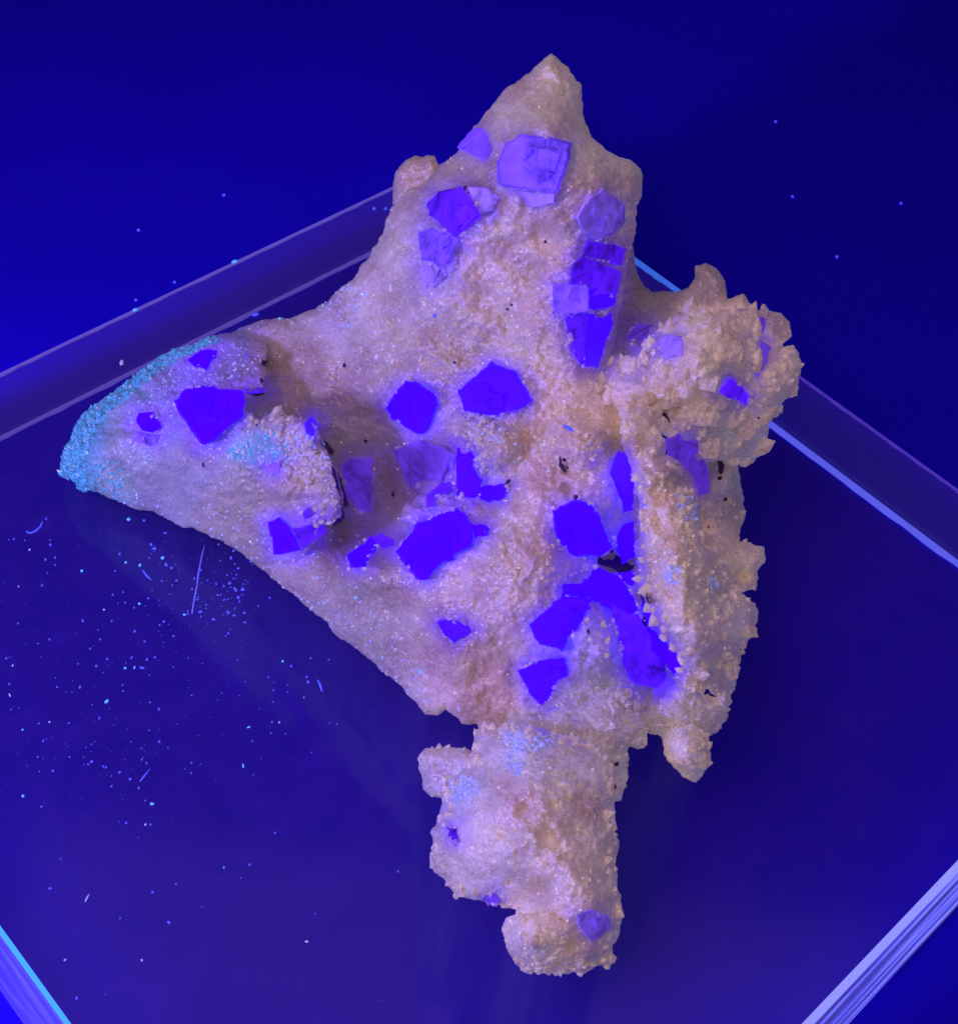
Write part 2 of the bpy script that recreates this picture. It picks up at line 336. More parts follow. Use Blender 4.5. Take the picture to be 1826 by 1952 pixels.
# ------------------------------------------------------------------ the specimen
rock = thing('mineral_specimen', 'pinkish calcite specimen with glowing violet fluorite cubes standing on the clear slab', 'mineral', (0, 7.5, 0))
FL = [
 ('pale', 0.05, [(871,281),(896,249),(915,242),(933,252),(937,288),(924,304),(906,299),(892,288)]),
 ('pale', 0.07, [(949,352),(947,309),(963,274),(994,256),(1034,258),(1091,270),(1086,302),(1063,366),(992,359),(953,354)]),
 ('faint', 0.03, [(985,363),(1059,370),(1059,384),(1038,391),(1013,398),(999,384)]),
 ('mid', 0.06, [(812,391),(835,363),(878,355),(899,380),(919,411),(896,434),(864,452),(849,434),(821,412)]),
 ('pale', 0.05, [(796,444),(821,434),(864,444),(878,459),(849,505),(803,494)]),
 ('faint', 0.03, [(892,355),(924,355),(953,375),(942,402),(921,405),(899,380)]),
 ('faint', 0.03, [(800,509),(821,505),(874,487),(867,516),(824,548),(807,541)]),
 ('faint', 0.05, [(1099,412),(1120,377),(1149,359),(1191,388),(1193,420),(1173,445),(1138,462),(1109,441)]),
 ('mid', 0.05, [(1120,459),(1184,469),(1193,477),(1184,509),(1163,501),(1109,484)]),
 ('mid', 0.05, [(1091,502),(1113,487),(1184,519),(1177,558),(1120,566),(1084,537)]),
 ('pale', 0.10, [(1051,539),(1123,541),(1122,594),(1056,601)]),
 ('bright', 0.05, [(1123,551),(1177,537),(1173,583),(1123,594)]),
 ('mid', 0.06, [(1077,601),(1120,596),(1125,640),(1118,698),(1106,697),(1088,665)]),
 ('bright', 0.05, [(1120,597),(1163,590),(1168,615),(1152,665),(1141,701),(1114,698)]),
 ('bright', 0.08, [(732,777),(774,726),(794,728),(833,756),(828,792),(814,820),(799,827),(771,813)]),
 ('bright', 0.08, [(872,744),(936,690),(984,710),(1015,763),(999,777),(938,792),(885,781)]),
 ('deep', 0.05, [(650,888),(664,875),(707,874),(707,977),(664,973)]),
 ('deep', 0.06, [(750,859),(806,838),(867,867),(863,909),(828,909),(785,934),(767,902)]),
 ('bright', 0.05, [(869,849),(885,849),(906,867),(899,888),(917,916),(913,952),(871,945)]),
 ('bright', 0.05, [(915,927),(956,923),(967,927),(960,952),(931,956),(913,952)]),
 ('mid', 0.04, [(814,966),(812,945),(831,927),(863,916),(865,934),(831,948),(824,963)]),
 ('bright', 0.10, [(753,1052),(778,1020),(796,998),(871,966),(885,977),(899,1002),(901,1037),(846,1069),(814,1107),(792,1103)]),
 ('bright', 0.03, [(896,998),(931,1005),(928,1020),(903,1027)]),
 ('bright', 0.04, [(662,1062),(684,1041),(707,1023),(720,1040),(710,1058),(696,1080),(668,1082)]),
 ('mid', 0.03, [(704,1026),(728,1016),(753,1030),(750,1041),(717,1044)]),
 ('bright', 0.04, [(831,1185),(863,1181),(903,1199),(867,1226),(849,1210)]),
 ('bright', 0.06, [(1175,861),(1193,861),(1205,888),(1207,927),(1207,973),(1187,977),(1166,934),(1161,909),(1170,874)]),
 ('bright', 0.07, [(1052,973),(1091,954),(1123,955),(1145,987),(1166,1044),(1148,1059),(1098,1062),(1073,1055),(1059,1016)]),
 ('bright', 0.05, [(1166,1012),(1209,993),(1211,1062),(1187,1077),(1173,1044)]),
 ('bright', 0.04, [(1177,1087),(1198,1078),(1214,1101),(1205,1119),(1184,1109)]),
 ('bright', 0.09, [(1008,1193),(1040,1163),(1073,1133),(1127,1143),(1127,1167),(1107,1193),(1083,1213),(1073,1240),(1050,1235),(1030,1230)]),
 ('bright', 0.09, [(1070,1107),(1097,1087),(1137,1080),(1177,1097),(1203,1127),(1217,1160),(1197,1177),(1170,1167),(1150,1153),(1127,1143),(1073,1133)]),
 ('bright', 0.04, [(1223,1143),(1247,1177),(1247,1200),(1217,1167)]),
 ('mid', 0.07, [(1162,1150),(1180,1160),(1197,1172),(1217,1170),(1240,1215),(1262,1250),(1272,1290),(1266,1318),(1240,1310),(1205,1300),(1188,1270),(1178,1220)]),
 ('bright', 0.08, [(1210,1165),(1250,1207),(1277,1233),(1298,1267),(1288,1292),(1262,1262),(1240,1222)]),
 ('pale', 0.06, [(1236,1290),(1268,1290),(1286,1300),(1270,1332),(1246,1322)]),
 ('bright', 0.08, [(987,1277),(1030,1260),(1073,1253),(1083,1290),(1063,1297),(1050,1330),(1033,1345),(1013,1330)]),
 ('bright', 0.07, [(333,764),(351,743),(383,734),(464,746),(468,761),(461,796),(436,811),(408,843),(383,846),(365,821),(340,786)]),
 ('bright', 0.04, [(358,686),(383,666),(416,666),(411,682),(393,704),(372,700)]),
 ('bright', 0.03, [(258,803),(265,786),(290,786),(308,811),(296,824),(272,822)]),
 ('pale', 0.02, [(258,822),(280,826),(301,830),(299,846),(283,849),(254,840)]),
 ('bright', 0.04, [(580,807),(593,793),(605,814),(600,832),(586,825)]),
 ('bright', 0.05, [(511,996),(532,987),(548,1000),(560,1020),(571,1049),(546,1056),(521,1056)]),
 ('mid', 0.04, [(556,1008),(590,1000),(618,1000),(624,1014),(589,1038),(574,1046)]),
 ('mid', 0.03, [(575,978),(589,967),(596,981),(582,989)]),
 ('pale', 0.03, [(500,892),(536,878),(532,903),(507,900)]),
 ('mid', 0.03, [(466,742),(500,738),(504,748),(488,752),(470,752)]),
 ('faint', 0.06, [(1255,646),(1267,637),(1300,640),(1301,679),(1261,682)]),
 ('mid', 0.05, [(1371,745),(1393,719),(1411,730),(1426,754),(1423,775),(1408,763),(1387,760)]),
 ('deep', 0.05, [(1267,838),(1291,826),(1318,829),(1324,847),(1339,860),(1351,902),(1351,938),(1333,944),(1321,908),(1297,881),(1273,878)]),
 ('deep', 0.05, [(1442,606),(1457,603),(1460,622),(1448,637)]),
 ('deep', 0.05, [(1448,649),(1469,661),(1463,691),(1445,715),(1442,709),(1451,679)]),
 ('faint', 0.09, [(1099,1745),(1127,1734),(1159,1748),(1163,1770),(1129,1798),(1106,1777)]),
 ('deep', 0.03, [(917,1714),(946,1698),(956,1720),(931,1725)]),
 ('mid', 0.03, [(853,1577),(871,1581),(873,1606),(857,1602)]),
 ('deep', 0.03, [(1195,640),(1215,615),(1245,620),(1235,648),(1210,660)]),  # dusky patch painting a blue violet shadow area
]
LAYERS = []
TINTS = [  # x, y, radius, colour (mineral tint, with painted hollow shade and violet haze)
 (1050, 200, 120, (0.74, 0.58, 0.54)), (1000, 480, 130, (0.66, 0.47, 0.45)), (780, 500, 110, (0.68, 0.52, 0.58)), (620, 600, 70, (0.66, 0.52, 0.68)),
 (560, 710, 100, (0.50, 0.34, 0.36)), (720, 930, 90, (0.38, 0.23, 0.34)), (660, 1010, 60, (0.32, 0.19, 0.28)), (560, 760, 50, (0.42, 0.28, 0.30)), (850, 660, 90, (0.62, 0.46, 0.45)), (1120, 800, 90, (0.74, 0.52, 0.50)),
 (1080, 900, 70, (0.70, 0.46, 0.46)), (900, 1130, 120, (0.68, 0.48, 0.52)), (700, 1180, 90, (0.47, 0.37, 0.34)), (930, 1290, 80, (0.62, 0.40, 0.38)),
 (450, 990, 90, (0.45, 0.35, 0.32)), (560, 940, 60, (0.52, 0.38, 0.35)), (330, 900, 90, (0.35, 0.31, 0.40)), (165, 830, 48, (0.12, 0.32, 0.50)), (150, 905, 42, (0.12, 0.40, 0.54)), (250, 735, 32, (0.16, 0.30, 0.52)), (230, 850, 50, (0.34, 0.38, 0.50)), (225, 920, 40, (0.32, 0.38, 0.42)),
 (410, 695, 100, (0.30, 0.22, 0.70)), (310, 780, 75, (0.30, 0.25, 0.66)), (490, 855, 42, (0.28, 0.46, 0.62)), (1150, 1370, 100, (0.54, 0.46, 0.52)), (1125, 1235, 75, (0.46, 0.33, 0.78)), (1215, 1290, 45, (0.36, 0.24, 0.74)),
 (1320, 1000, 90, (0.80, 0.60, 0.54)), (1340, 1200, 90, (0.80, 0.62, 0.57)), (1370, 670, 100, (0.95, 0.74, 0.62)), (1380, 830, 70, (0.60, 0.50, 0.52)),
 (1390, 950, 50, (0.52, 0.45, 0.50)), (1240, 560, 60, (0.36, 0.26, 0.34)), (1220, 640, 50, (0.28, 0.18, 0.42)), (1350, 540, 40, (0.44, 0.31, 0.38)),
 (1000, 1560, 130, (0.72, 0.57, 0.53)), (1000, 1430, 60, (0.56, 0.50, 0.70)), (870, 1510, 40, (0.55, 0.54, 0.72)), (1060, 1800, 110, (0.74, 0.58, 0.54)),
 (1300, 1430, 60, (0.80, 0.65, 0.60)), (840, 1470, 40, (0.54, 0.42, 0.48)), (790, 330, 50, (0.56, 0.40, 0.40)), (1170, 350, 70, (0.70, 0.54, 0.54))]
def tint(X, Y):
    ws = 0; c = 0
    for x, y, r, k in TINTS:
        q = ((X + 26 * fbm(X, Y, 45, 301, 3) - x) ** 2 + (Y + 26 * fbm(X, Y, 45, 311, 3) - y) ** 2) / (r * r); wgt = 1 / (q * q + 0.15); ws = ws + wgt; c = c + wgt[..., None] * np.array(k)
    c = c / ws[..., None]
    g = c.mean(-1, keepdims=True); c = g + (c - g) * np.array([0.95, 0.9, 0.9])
    c = c * (1 - 0.24 * np.exp(-(((X - 780) / 430) ** 2 + ((Y - 900) / 480) ** 2)))[..., None]   # browner, darker middle
    for kind, e, P in FL:                    # crystal glow spilling onto the matrix, painted into its tint
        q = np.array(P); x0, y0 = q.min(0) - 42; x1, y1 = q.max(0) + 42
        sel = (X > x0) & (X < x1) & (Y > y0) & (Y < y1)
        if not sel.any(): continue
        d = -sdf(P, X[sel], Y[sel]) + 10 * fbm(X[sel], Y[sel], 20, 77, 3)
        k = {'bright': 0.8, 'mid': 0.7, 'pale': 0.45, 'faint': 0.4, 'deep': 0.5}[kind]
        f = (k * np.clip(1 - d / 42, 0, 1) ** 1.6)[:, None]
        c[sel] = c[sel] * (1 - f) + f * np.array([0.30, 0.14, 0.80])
    return c
def layer(name, poly, ctrl, w=45, tf=0.22, tb=1.0, step=3.0, lump=0.05, lsc=44, cryst=0.03, csc=17, fine=0.003, blob=0.03, bsc=26, jag=3.0, seed=1, pits=(), mat=None, dark=1.0, kind=None):
    P = np.asarray(poly, float)
    x0, y0 = P.min(0) - 12; x1, y1 = P.max(0) + 12
    xs = np.arange(x0, x1, step); ys = np.arange(y0, y1, step)
    X, Y = np.meshgrid(xs, ys)
    S = sdf(poly, X, Y)
    S = S + jag * (fbm(X, Y, 26, seed + 50, 3, 0.6) * 1.6 + 1.0 * facets(X, Y, 19, seed + 60, 1.4) + 0.5 * facets(X, Y, 9, seed + 62, 1.2))
    gy, gx = np.gradient(S, step); gn = np.sqrt(gx * gx + gy * gy) + 1e-6
    keep = S > -step * 0.95
    out = S < 0
    mv = np.where(out, np.clip(-S, 0, step * 1.2), 0)
    Xm = X + gx / gn * mv; Ym = Y + gy / gn * mv
    D = np.maximum(S, 0)
    t = np.clip(D / w, 0, 1); prof = np.sqrt(1 - (1 - t) ** 2)
    t2 = np.clip(D / 14, 0, 1)
    H = tps(ctrl, Xm, Ym)
    wx = Xm + 9 * fbm(X, Y, 40, seed + 5, 2); wy = Ym + 9 * fbm(X, Y, 40, seed + 8, 2)
    rel = lump * 1.3 * fbm(wx, wy, lsc, seed, 4, 0.55) + 0.45 * lump * (facets(wx, wy, lsc * 0.8, seed + 31, 0.9) - .4)
    pb = np.clip(0.5 + 2.2 * fbm(X, Y, 90, seed + 75, 2), 0.0, 1.5)
    rel = rel + blob * pb * (blobs(wx, wy, bsc, seed + 41) - 0.4) + blob * 0.45 * blobs(wx, wy, bsc * 0.45, seed + 43)
    patch = np.clip(0.65 + 1.7 * fbm(X, Y, 120, seed + 70, 2), 0.15, 1.4)
    rel = rel + cryst * patch * (facets(wx, wy, csc, seed + 11, 1.0) - 0.2) + cryst * 0.35 * facets(wx, wy, csc * 0.55, seed + 17, 1.0)
    rel = rel + fine * 1.8 * (hash2((X * 7).astype(np.int64), (Y * 7).astype(np.int64), seed) - .5) + fine * fbm(X, Y, 9, seed + 3, 2)
    Hf = H + tf * prof + rel * (0.25 + 0.75 * t2)
    for (px, py, pr, dp) in pits:
        Hf = Hf - dp * np.exp(-((Xm - px) ** 2 + (Ym - py) ** 2) / (pr * pr))
    Hb = H - np.minimum(tb, np.maximum(H, 0)) * prof + 0.03 * fbm(X, Y, 30, seed + 90, 3) * t2
    Hf = np.maximum(Hf, 0.01)
    edge = S <= 0
    Hb = np.where(edge, Hf, np.minimum(np.maximum(Hb, 0.003), Hf - 0.002))
    idx = -np.ones(X.shape, np.int64); idx[keep] = np.arange(keep.sum())
    nF = int(keep.sum())
    Vf = at(Xm[keep], Ym[keep], Hf[keep])
    bk = keep & ~edge; idb = idx.copy(); idb[bk] = nF + np.arange(bk.sum())
    Vb = at(Xm[bk], Ym[bk], Hb[bk])
    cell = keep[:-1, :-1] & keep[1:, :-1] & keep[:-1, 1:] & keep[1:, 1:]
    anyin = ~(edge[:-1, :-1] & edge[1:, :-1] & edge[:-1, 1:] & edge[1:, 1:])
    cell &= anyin
    def quads(I): return np.stack([I[:-1, :-1][cell], I[1:, :-1][cell], I[1:, 1:][cell], I[:-1, 1:][cell]], 1)
    Q = np.concatenate([quads(idx), quads(idb)[:, ::-1]])
    V = np.concatenate([Vf, Vb])
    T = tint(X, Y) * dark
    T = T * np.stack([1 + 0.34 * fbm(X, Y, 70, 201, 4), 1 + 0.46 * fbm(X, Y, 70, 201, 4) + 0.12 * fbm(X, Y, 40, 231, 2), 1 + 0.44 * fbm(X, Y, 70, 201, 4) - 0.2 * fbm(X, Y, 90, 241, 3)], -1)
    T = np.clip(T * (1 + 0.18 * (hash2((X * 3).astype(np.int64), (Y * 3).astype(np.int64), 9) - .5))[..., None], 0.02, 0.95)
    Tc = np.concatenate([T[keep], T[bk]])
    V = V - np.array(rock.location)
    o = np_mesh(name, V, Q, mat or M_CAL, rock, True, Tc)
    LAYERS.append(dict(name=name, x0=x0, y0=y0, step=step, H=np.where(S > 0, Hf, -1.0), S=S, poly=P))
    return o
def surf(x, y, names=None, full=False):
    best = -1.0; bl = None
    for L in LAYERS:
        if names and L['name'] not in names: continue
        i = int(round((y - L['y0']) / L['step'])); j = int(round((x - L['x0']) / L['step']))
        if 0 <= i < L['H'].shape[0] and 0 <= j < L['H'].shape[1] and L['H'][i, j] > best: best = L['H'][i, j]; bl = L
    return (best, bl) if full else best

SPIRE = [(1052,103),(1068,118),(1082,128),(1090,140),(1104,158),(1108,185),(1110,215),(1118,240),(1124,262),(1140,273),(1160,288),(1185,300),(1205,308),(1222,322),(1224,345),(1220,375),(1212,395),(1210,430),(1203,470),(1196,500),(1190,545),(1182,590),(1172,640),(1160,690),
 (1200,730),(1260,800),(1262,900),(1270,1100),(1300,1250),(1300,1330),(1220,1345),(1150,1350),(1060,1370),(1000,1372),(985,1368),(962,1372),(925,1378),(905,1380),(882,1378),(865,1362),(850,1352),(835,1360),(812,1363),(800,1350),(780,1325),(760,1300),(735,1285),(710,1262),(690,1245),(665,1225),(640,1210),(625,1185),(590,1160),(560,1135),(530,1110),(500,1085),(460,1055),(430,1035),
 (400,960),(370,850),(390,730),(425,640),(455,625),(500,612),(560,605),(600,590),(630,570),(650,545),(680,530),(690,505),(705,485),(720,460),(735,430),(750,395),(765,375),(778,362),(805,355),(825,335),(840,315),(870,290),(880,275),(905,240),(915,230),(930,210),(950,185),(970,165),(1000,145),(1015,135),(1030,118)]
SP_C = [(1052,103,4.1),(1105,200,3.9),(1222,322,3.7),(1208,440,3.4),(1190,560,3.1),(1165,680,2.7),(1000,145,3.9),(880,275,3.4),(765,375,2.9),(690,505,2.4),(600,590,1.9),(450,628,1.25),
 (1050,240,4.3),(1020,330,4.05),(1150,360,3.95),(900,400,3.65),(1000,500,3.35),(860,560,3.0),(1100,560,3.4),(750,620,2.45),(950,650,2.8),(620,720,1.75),(560,780,1.35),(800,760,2.25),(950,760,2.6),(1080,760,2.7),
 (1110,690,2.9),(680,880,1.0),(740,960,0.8),(640,1000,0.6),(700,1020,.85),(820,900,1.65),(900,900,2.0),(1050,880,2.45),(1150,950,2.35),(1120,1070,1.9),(1180,1080,1.5),(820,1040,1.75),(900,1080,2.0),(1000,1050,2.25),(700,1060,1.35),(600,1060,0.95),
 (500,1080,0.45),(600,1165,0.55),(700,1250,0.65),(800,1345,0.75),(880,1375,0.85),(760,1160,1.3),(870,1230,1.5),(960,1180,1.85),(1050,1170,2.0),(1120,1180,1.95),(1150,1260,1.8),(1000,1290,1.35),(1250,1280,1.4),(1000,1370,0.95),(1230,1150,1.7),(400,960,0.3),(380,800,0.5)]
layer('calcite_spire', SPIRE, SP_C, w=34, tf=0.16, tb=2.2, step=2.7, lump=0.05, cryst=0.017, csc=13, seed=3, jag=2.4, fine=0.002, blob=0.022, bsc=30,
      pits=[(1160,1075,18,0.25),(1195,1075,12,0.2),(1085,890,12,0.15),(1080,930,10,0.12),(1040,455,26,0.07),(700,1005,45,0.2),(480,770,40,0.15),(1185,620,26,0.4)])
WING = [(115,905),(118,870),(130,845),(145,810),(165,785),(200,760),(250,720),(300,685),(330,665),(370,655),(410,640),(430,633),(470,640),(508,652),(511,675),(503,690),(508,715),(500,742),(470,745),(468,765),(462,785),(480,790),(494,800),(512,790),(530,775),(545,790),(565,795),(585,800),(600,812),(612,840),(622,862),(640,900),(650,930),(655,960),(650,988),(632,1000),(612,1002),(608,1020),(580,1060),(545,1085),(500,1080),(460,1052),(430,1033),(400,1022),(370,1008),(345,1003),(320,990),(295,975),(265,970),(220,955),(190,940),(150,930),(145,917)]
layer('calcite_wing', WING, [(115,905,0.25),(165,785,0.55),(300,685,1.0),(430,633,1.45),(508,652,1.75),(505,740,1.85),(400,760,1.65),(300,830,1.15),(200,860,0.75),(470,760,1.75),(530,790,2.1),(600,815,2.1),(650,940,1.9),(645,990,1.65),(560,1010,1.25),(500,1060,0.6),(400,1020,0.35),(300,975,0.25),(200,945,0.2),(450,900,1.45),(350,930,0.9),(560,880,1.8),(260,900,.7)],
      w=26, tf=0.10, tb=0.9, step=2.5, lump=0.035, lsc=34, cryst=0.024, csc=11, jag=2.4, seed=21, fine=0.002, blob=0.03, bsc=20)
BACKW = [(1190,400),(1207,480),(1213,520),(1225,545),(1245,556),(1300,556),(1313,550),(1324,530),(1326,506),(1345,502),(1366,512),(1380,535),(1386,570),(1405,562),(1417,560),(1428,576),(1440,600),(1400,680),(1300,740),(1150,760),(1140,640),(1165,500)]
layer('back_wall', BACKW, [(1190,400,2.9),(1213,520,2.5),(1300,556,2.1),(1345,502,2.3),(1410,562,2.2),(1440,600,2.1),(1400,680,2.0),(1150,760,2.2),(1170,600,2.35),(1260,620,2.1)], w=24, tf=0.1, tb=1.4, step=3, lump=0.04, cryst=0.012, jag=1.6, seed=33, dark=0.9)
CLUST = [(1130,720),(1165,690),(1180,680),(1192,700),(1198,660),(1212,642),(1228,655),(1240,625),(1258,612),(1272,628),(1290,602),(1312,590),(1325,577),(1338,592),(1360,600),(1378,590),(1400,592),(1420,590),(1436,588),(1444,605),(1448,630),(1444,655),(1452,690),(1440,720),(1425,760),(1440,790),(1455,800),(1462,820),(1457,846),(1444,866),(1432,880),(1412,886),(1370,880),(1330,870),(1290,840),(1260,805),(1225,790),(1190,780),(1150,760)]
layer('calcite_cluster', CLUST, [(1130,740,2.6),(1190,690,2.8),(1260,620,3.0),(1330,585,3.1),(1430,590,2.9),(1450,690,2.8),(1380,670,3.45),(1320,690,3.4),(1240,700,3.0),(1430,760,2.7),(1330,760,2.85),(1455,815,2.3),(1420,880,2.1),(1330,850,2.4),(1380,820,2.5),(1230,780,2.8)],
      w=34, tf=0.22, tb=1.2, step=2.7, lump=0.06, cryst=0.10, csc=34, blob=0.0, jag=4.6, seed=41)
UNDER = [(1400,605),(1440,600),(1470,625),(1490,655),(1498,690),(1496,730),(1480,765),(1450,785),(1400,780)]
layer('calcite_cluster', UNDER, [(1400,605,2.35),(1490,655,2.2),(1496,730,2.1),(1450,785,2.1),(1440,690,2.45)], w=24, tf=0.14, tb=0.8, step=2.7, lump=0.05, cryst=0.03, jag=2.5, seed=43)
RKN = [(1440,604),(1455,581),(1466,592),(1490,597),(1503,612),(1508,640),(1488,656),(1468,650),(1450,640)]
layer('calcite_knob', RKN, [(1440,604,2.7),(1490,600,2.6),(1500,650,2.5),(1465,625,2.75)], w=18, tf=0.18, tb=0.6, step=2.5, lump=0.03, cryst=0.03, jag=2, seed=45)
RCL = [(1420,760),(1450,715),(1475,690),(1490,665),(1513,660),(1520,680),(1528,695),(1522,715),(1520,740),(1508,757),(1490,766),(1480,790),(1462,797),(1440,800),(1425,790)]
layer('calcite_knob', RCL, [(1420,780,2.5),(1513,662,2.8),(1522,740,2.6),(1462,795,2.3),(1480,730,2.85)], w=24, tf=0.2, tb=0.8, step=2.5, lump=0.05, cryst=0.05, csc=18, jag=3.2, seed=47)
GREY = [(1290,840),(1340,860),(1410,880),(1410,920),(1415,950),(1421,985),(1410,1005),(1404,1032),(1430,1035),(1437,1043),(1455,1045),(1457,1070),(1444,1085),(1440,1120),(1418,1126),(1380,1120),(1340,1050),(1310,950),(1280,880)]
layer('grey_flank', GREY, [(1290,840,1.9),(1410,880,1.7),(1420,985,1.4),(1455,1050,1.4),(1440,1120,1.4),(1340,1050,1.8),(1370,950,1.75),(1300,900,1.9)], w=26, tf=0.12, tb=1.3, step=2.7, lump=0.06, cryst=0.04, csc=18, jag=3, seed=53,
      pits=[(1376,885,9,0.3),(1370,920,8,.3),(1384,955,6,.25),(1350,1005,9,.3),(1418,1100,9,.25)])
RIDGE = [(1188,757),(1200,760),(1212,768),(1225,770),(1250,775),(1256,800),(1245,820),(1268,845),(1262,870),(1290,880),(1297,900),(1296,925),(1318,940),(1332,965),(1328,990),(1336,1015),(1350,1040),(1372,1060),(1385,1085),(1400,1110),(1405,1130),(1425,1140),(1442,1160),(1440,1190),(1430,1215),(1414,1236),(1413,1258),(1400,1280),(1402,1300),(1392,1340),(1384,1345),(1345,1310),(1338,1335),(1318,1328),(1300,1310),(1282,1292),(1298,1275),(1290,1245),(1265,1210),(1250,1190),(1243,1165),(1228,1140),(1220,1110),(1215,1080),(1212,1050),(1218,1010),(1214,970),(1214,930),(1208,900),(1200,870),(1185,850),(1190,820),(1185,790)]
layer('calcite_ridge', RIDGE, [(1188,757,2.93),(1250,775,2.88),(1215,830,3.13),(1255,900,3.23),(1300,960,3.08),(1240,1000,3.08),(1275,1050,3.23),(1320,1080,3.08),(1225,1100,2.68),(1300,1150,3.13),(1380,1120,2.48),(1440,1165,2.08),(1350,1220,2.88),(1410,1250,1.98),(1300,1270,2.48),(1340,1320,2.38),(1390,1340,1.88)],
      w=26, tf=0.28, tb=1.3, step=2.5, lump=0.055, lsc=36, cryst=0.075, csc=27, blob=0.04, jag=4.8, seed=61)
LOWR = [(1150,1345),(1170,1318),(1200,1312),(1224,1330),(1230,1350),(1240,1335),(1262,1320),(1300,1300),(1340,1325),(1388,1335),(1386,1365),(1366,1395),(1350,1402),(1310,1420),(1275,1420),(1250,1402),(1236,1390),(1200,1395),(1160,1380)]
layer('calcite_shelf', LOWR, [(1150,1345,1.5),(1200,1312,1.6),(1300,1310,1.8),(1385,1340,1.7),(1366,1395,1.4),(1260,1400,1.3),(1300,1360,1.7)], w=30, tf=0.16, tb=1.0, step=2.7, lump=0.07, lsc=50, cryst=0.03, jag=3, seed=67)
MIDS = [(1000,1385),(1040,1360),(1070,1335),(1110,1325),(1140,1312),(1165,1310),(1185,1305),(1205,1315),(1228,1335),(1224,1365),(1232,1395),(1230,1420),(1215,1428),(1197,1422),(1197,1450),(1190,1500),(1182,1522),(1150,1530),(1080,1480),(1000,1440)]
layer('calcite_shelf', MIDS, [(1000,1385,1.35),(1110,1325,1.65),(1205,1315,1.75),(1225,1400,1.5),(1190,1500,1.3),(1100,1400,1.65),(1150,1360,1.75)], w=34, tf=0.14, tb=1.1, step=2.7, lump=0.07, lsc=56, cryst=0.02, csc=22, jag=3, seed=71)
PNT = [(1262,1412),(1290,1385),(1320,1380),(1348,1400),(1352,1440),(1356,1456),(1341,1470),(1327,1490),(1305,1480),(1285,1465),(1272,1440)]
layer('calcite_knob', PNT, [(1262,1412,1.6),(1340,1395,1.8),(1327,1490,1.45),(1305,1430,1.95)], w=28, tf=0.16, tb=0.7, step=2.5, lump=0.05, cryst=0.03, jag=2.2, seed=77)
BLOCK = [(902,1392),(925,1383),(945,1390),(965,1380),(1000,1385),(1060,1400),(1120,1410),(1160,1440),(1170,1500),(1172,1540),(1171,1580),(1177,1607),(1171,1640),(1175,1680),(1182,1710),(1184,1742),(1183,1775),(1174,1792),(1168,1806),(1168,1835),(1160,1845),(1135,1842),(1110,1858),(1100,1858),(1092,1847),(1085,1857),(1060,1860),(1045,1852),(1025,1856),(1005,1820),(985,1745),(985,1731),(960,1728),(935,1724),(915,1716),(895,1712),(870,1705),(855,1690),(848,1675),(822,1655),(818,1635),(826,1615),(825,1585),(835,1570),(841,1540),(848,1515),(850,1490),(870,1478),(890,1460),(905,1425)]
layer('calcite_block', BLOCK, [(902,1392,1.4),(965,1382,1.6),(1100,1410,1.8),(1165,1480,1.75),(1175,1600,1.6),(1184,1740,1.5),(1160,1845,1.3),(1050,1858,1.2),(985,1740,1.2),(900,1710,1.05),(820,1640,0.95),(850,1500,1.2),(1000,1500,2.0),(1000,1600,2.0),(1100,1650,2.0),(930,1620,1.7),(1080,1760,1.75),(1120,1720,1.9)],
      w=40, tf=0.16, tb=2.0, step=2.6, lump=0.055, cryst=0.024, csc=14, jag=3.0, seed=83, pits=[(1000,1540,10,.1),(990,1550,8,.07),(1045,1595,14,.1),(970,1683,5,.06),(1040,1690,20,.08),(1085,1800,12,.12)])
layer('calcite_shelf', [(905,1362),(960,1366),(1000,1358),(1030,1370),(1040,1405),(1000,1412),(940,1402),(915,1392)], [(905,1362,0.8),(1030,1370,1.2),(1000,1412,1.3),(915,1392,1.0)], w=18, tf=0.08, tb=0.6, step=2.6, lump=0.04, jag=2, seed=151, dark=0.8)
TAIL = [(962,1795),(958,1770),(966,1752),(985,1744),(1010,1742),(1050,1745),(1085,1765),(1080,1795),(1060,1830),(1030,1855),(1005,1856),(985,1838),(970,1818)]
layer('calcite_knob', TAIL, [(960,1770,1.45),(1050,1745,1.8),(1085,1780,1.85),(1005,1850,1.3),(1010,1790,1.85)], w=32, tf=0.12, tb=0.8, step=2.6, lump=0.04, cryst=0.018, jag=1.8, seed=87)
LKN = [(800,1442),(810,1427),(850,1425),(890,1430),(915,1440),(905,1475),(870,1495),(850,1512),(845,1522),(825,1518),(808,1505),(805,1480),(800,1465)]
layer('calcite_knob', LKN, [(800,1442,0.85),(850,1425,0.95),(900,1450,1.1),(840,1515,0.8)], w=26, tf=0.16, tb=0.5, step=2.6, lump=0.035, cryst=0.016, jag=1.8, seed=91)
BKN = [(750,388),(750,350),(755,325),(775,305),(790,296),(805,300),(815,295),(828,296),(840,330),(800,380),(765,400)]
layer('calcite_knob', BKN, [(750,388,2.4),(755,325,2.55),(828,296,2.7),(800,370,2.5)], w=26, tf=0.14, tb=0.7, step=2.6, lump=0.035, cryst=0.014, jag=1.2, seed=95)
MOUND = [(868,800),(885,788),(915,792),(935,800),(965,805),(992,815),(1006,840),(1002,870),(1005,885),(990,912),(965,918),(938,908),(915,902),(895,890),(905,868),(888,850),(875,835)]
layer('calcite_mound', MOUND, [(868,800,2.3),(935,795,2.5),(1006,840,2.5),(1000,890,2.3),(960,918,2.1),(900,890,2.1),(945,855,2.5)], w=26, tf=0.16, tb=0.5, step=2.5, lump=0.045, cryst=0.04, csc=17, jag=3, seed=99)
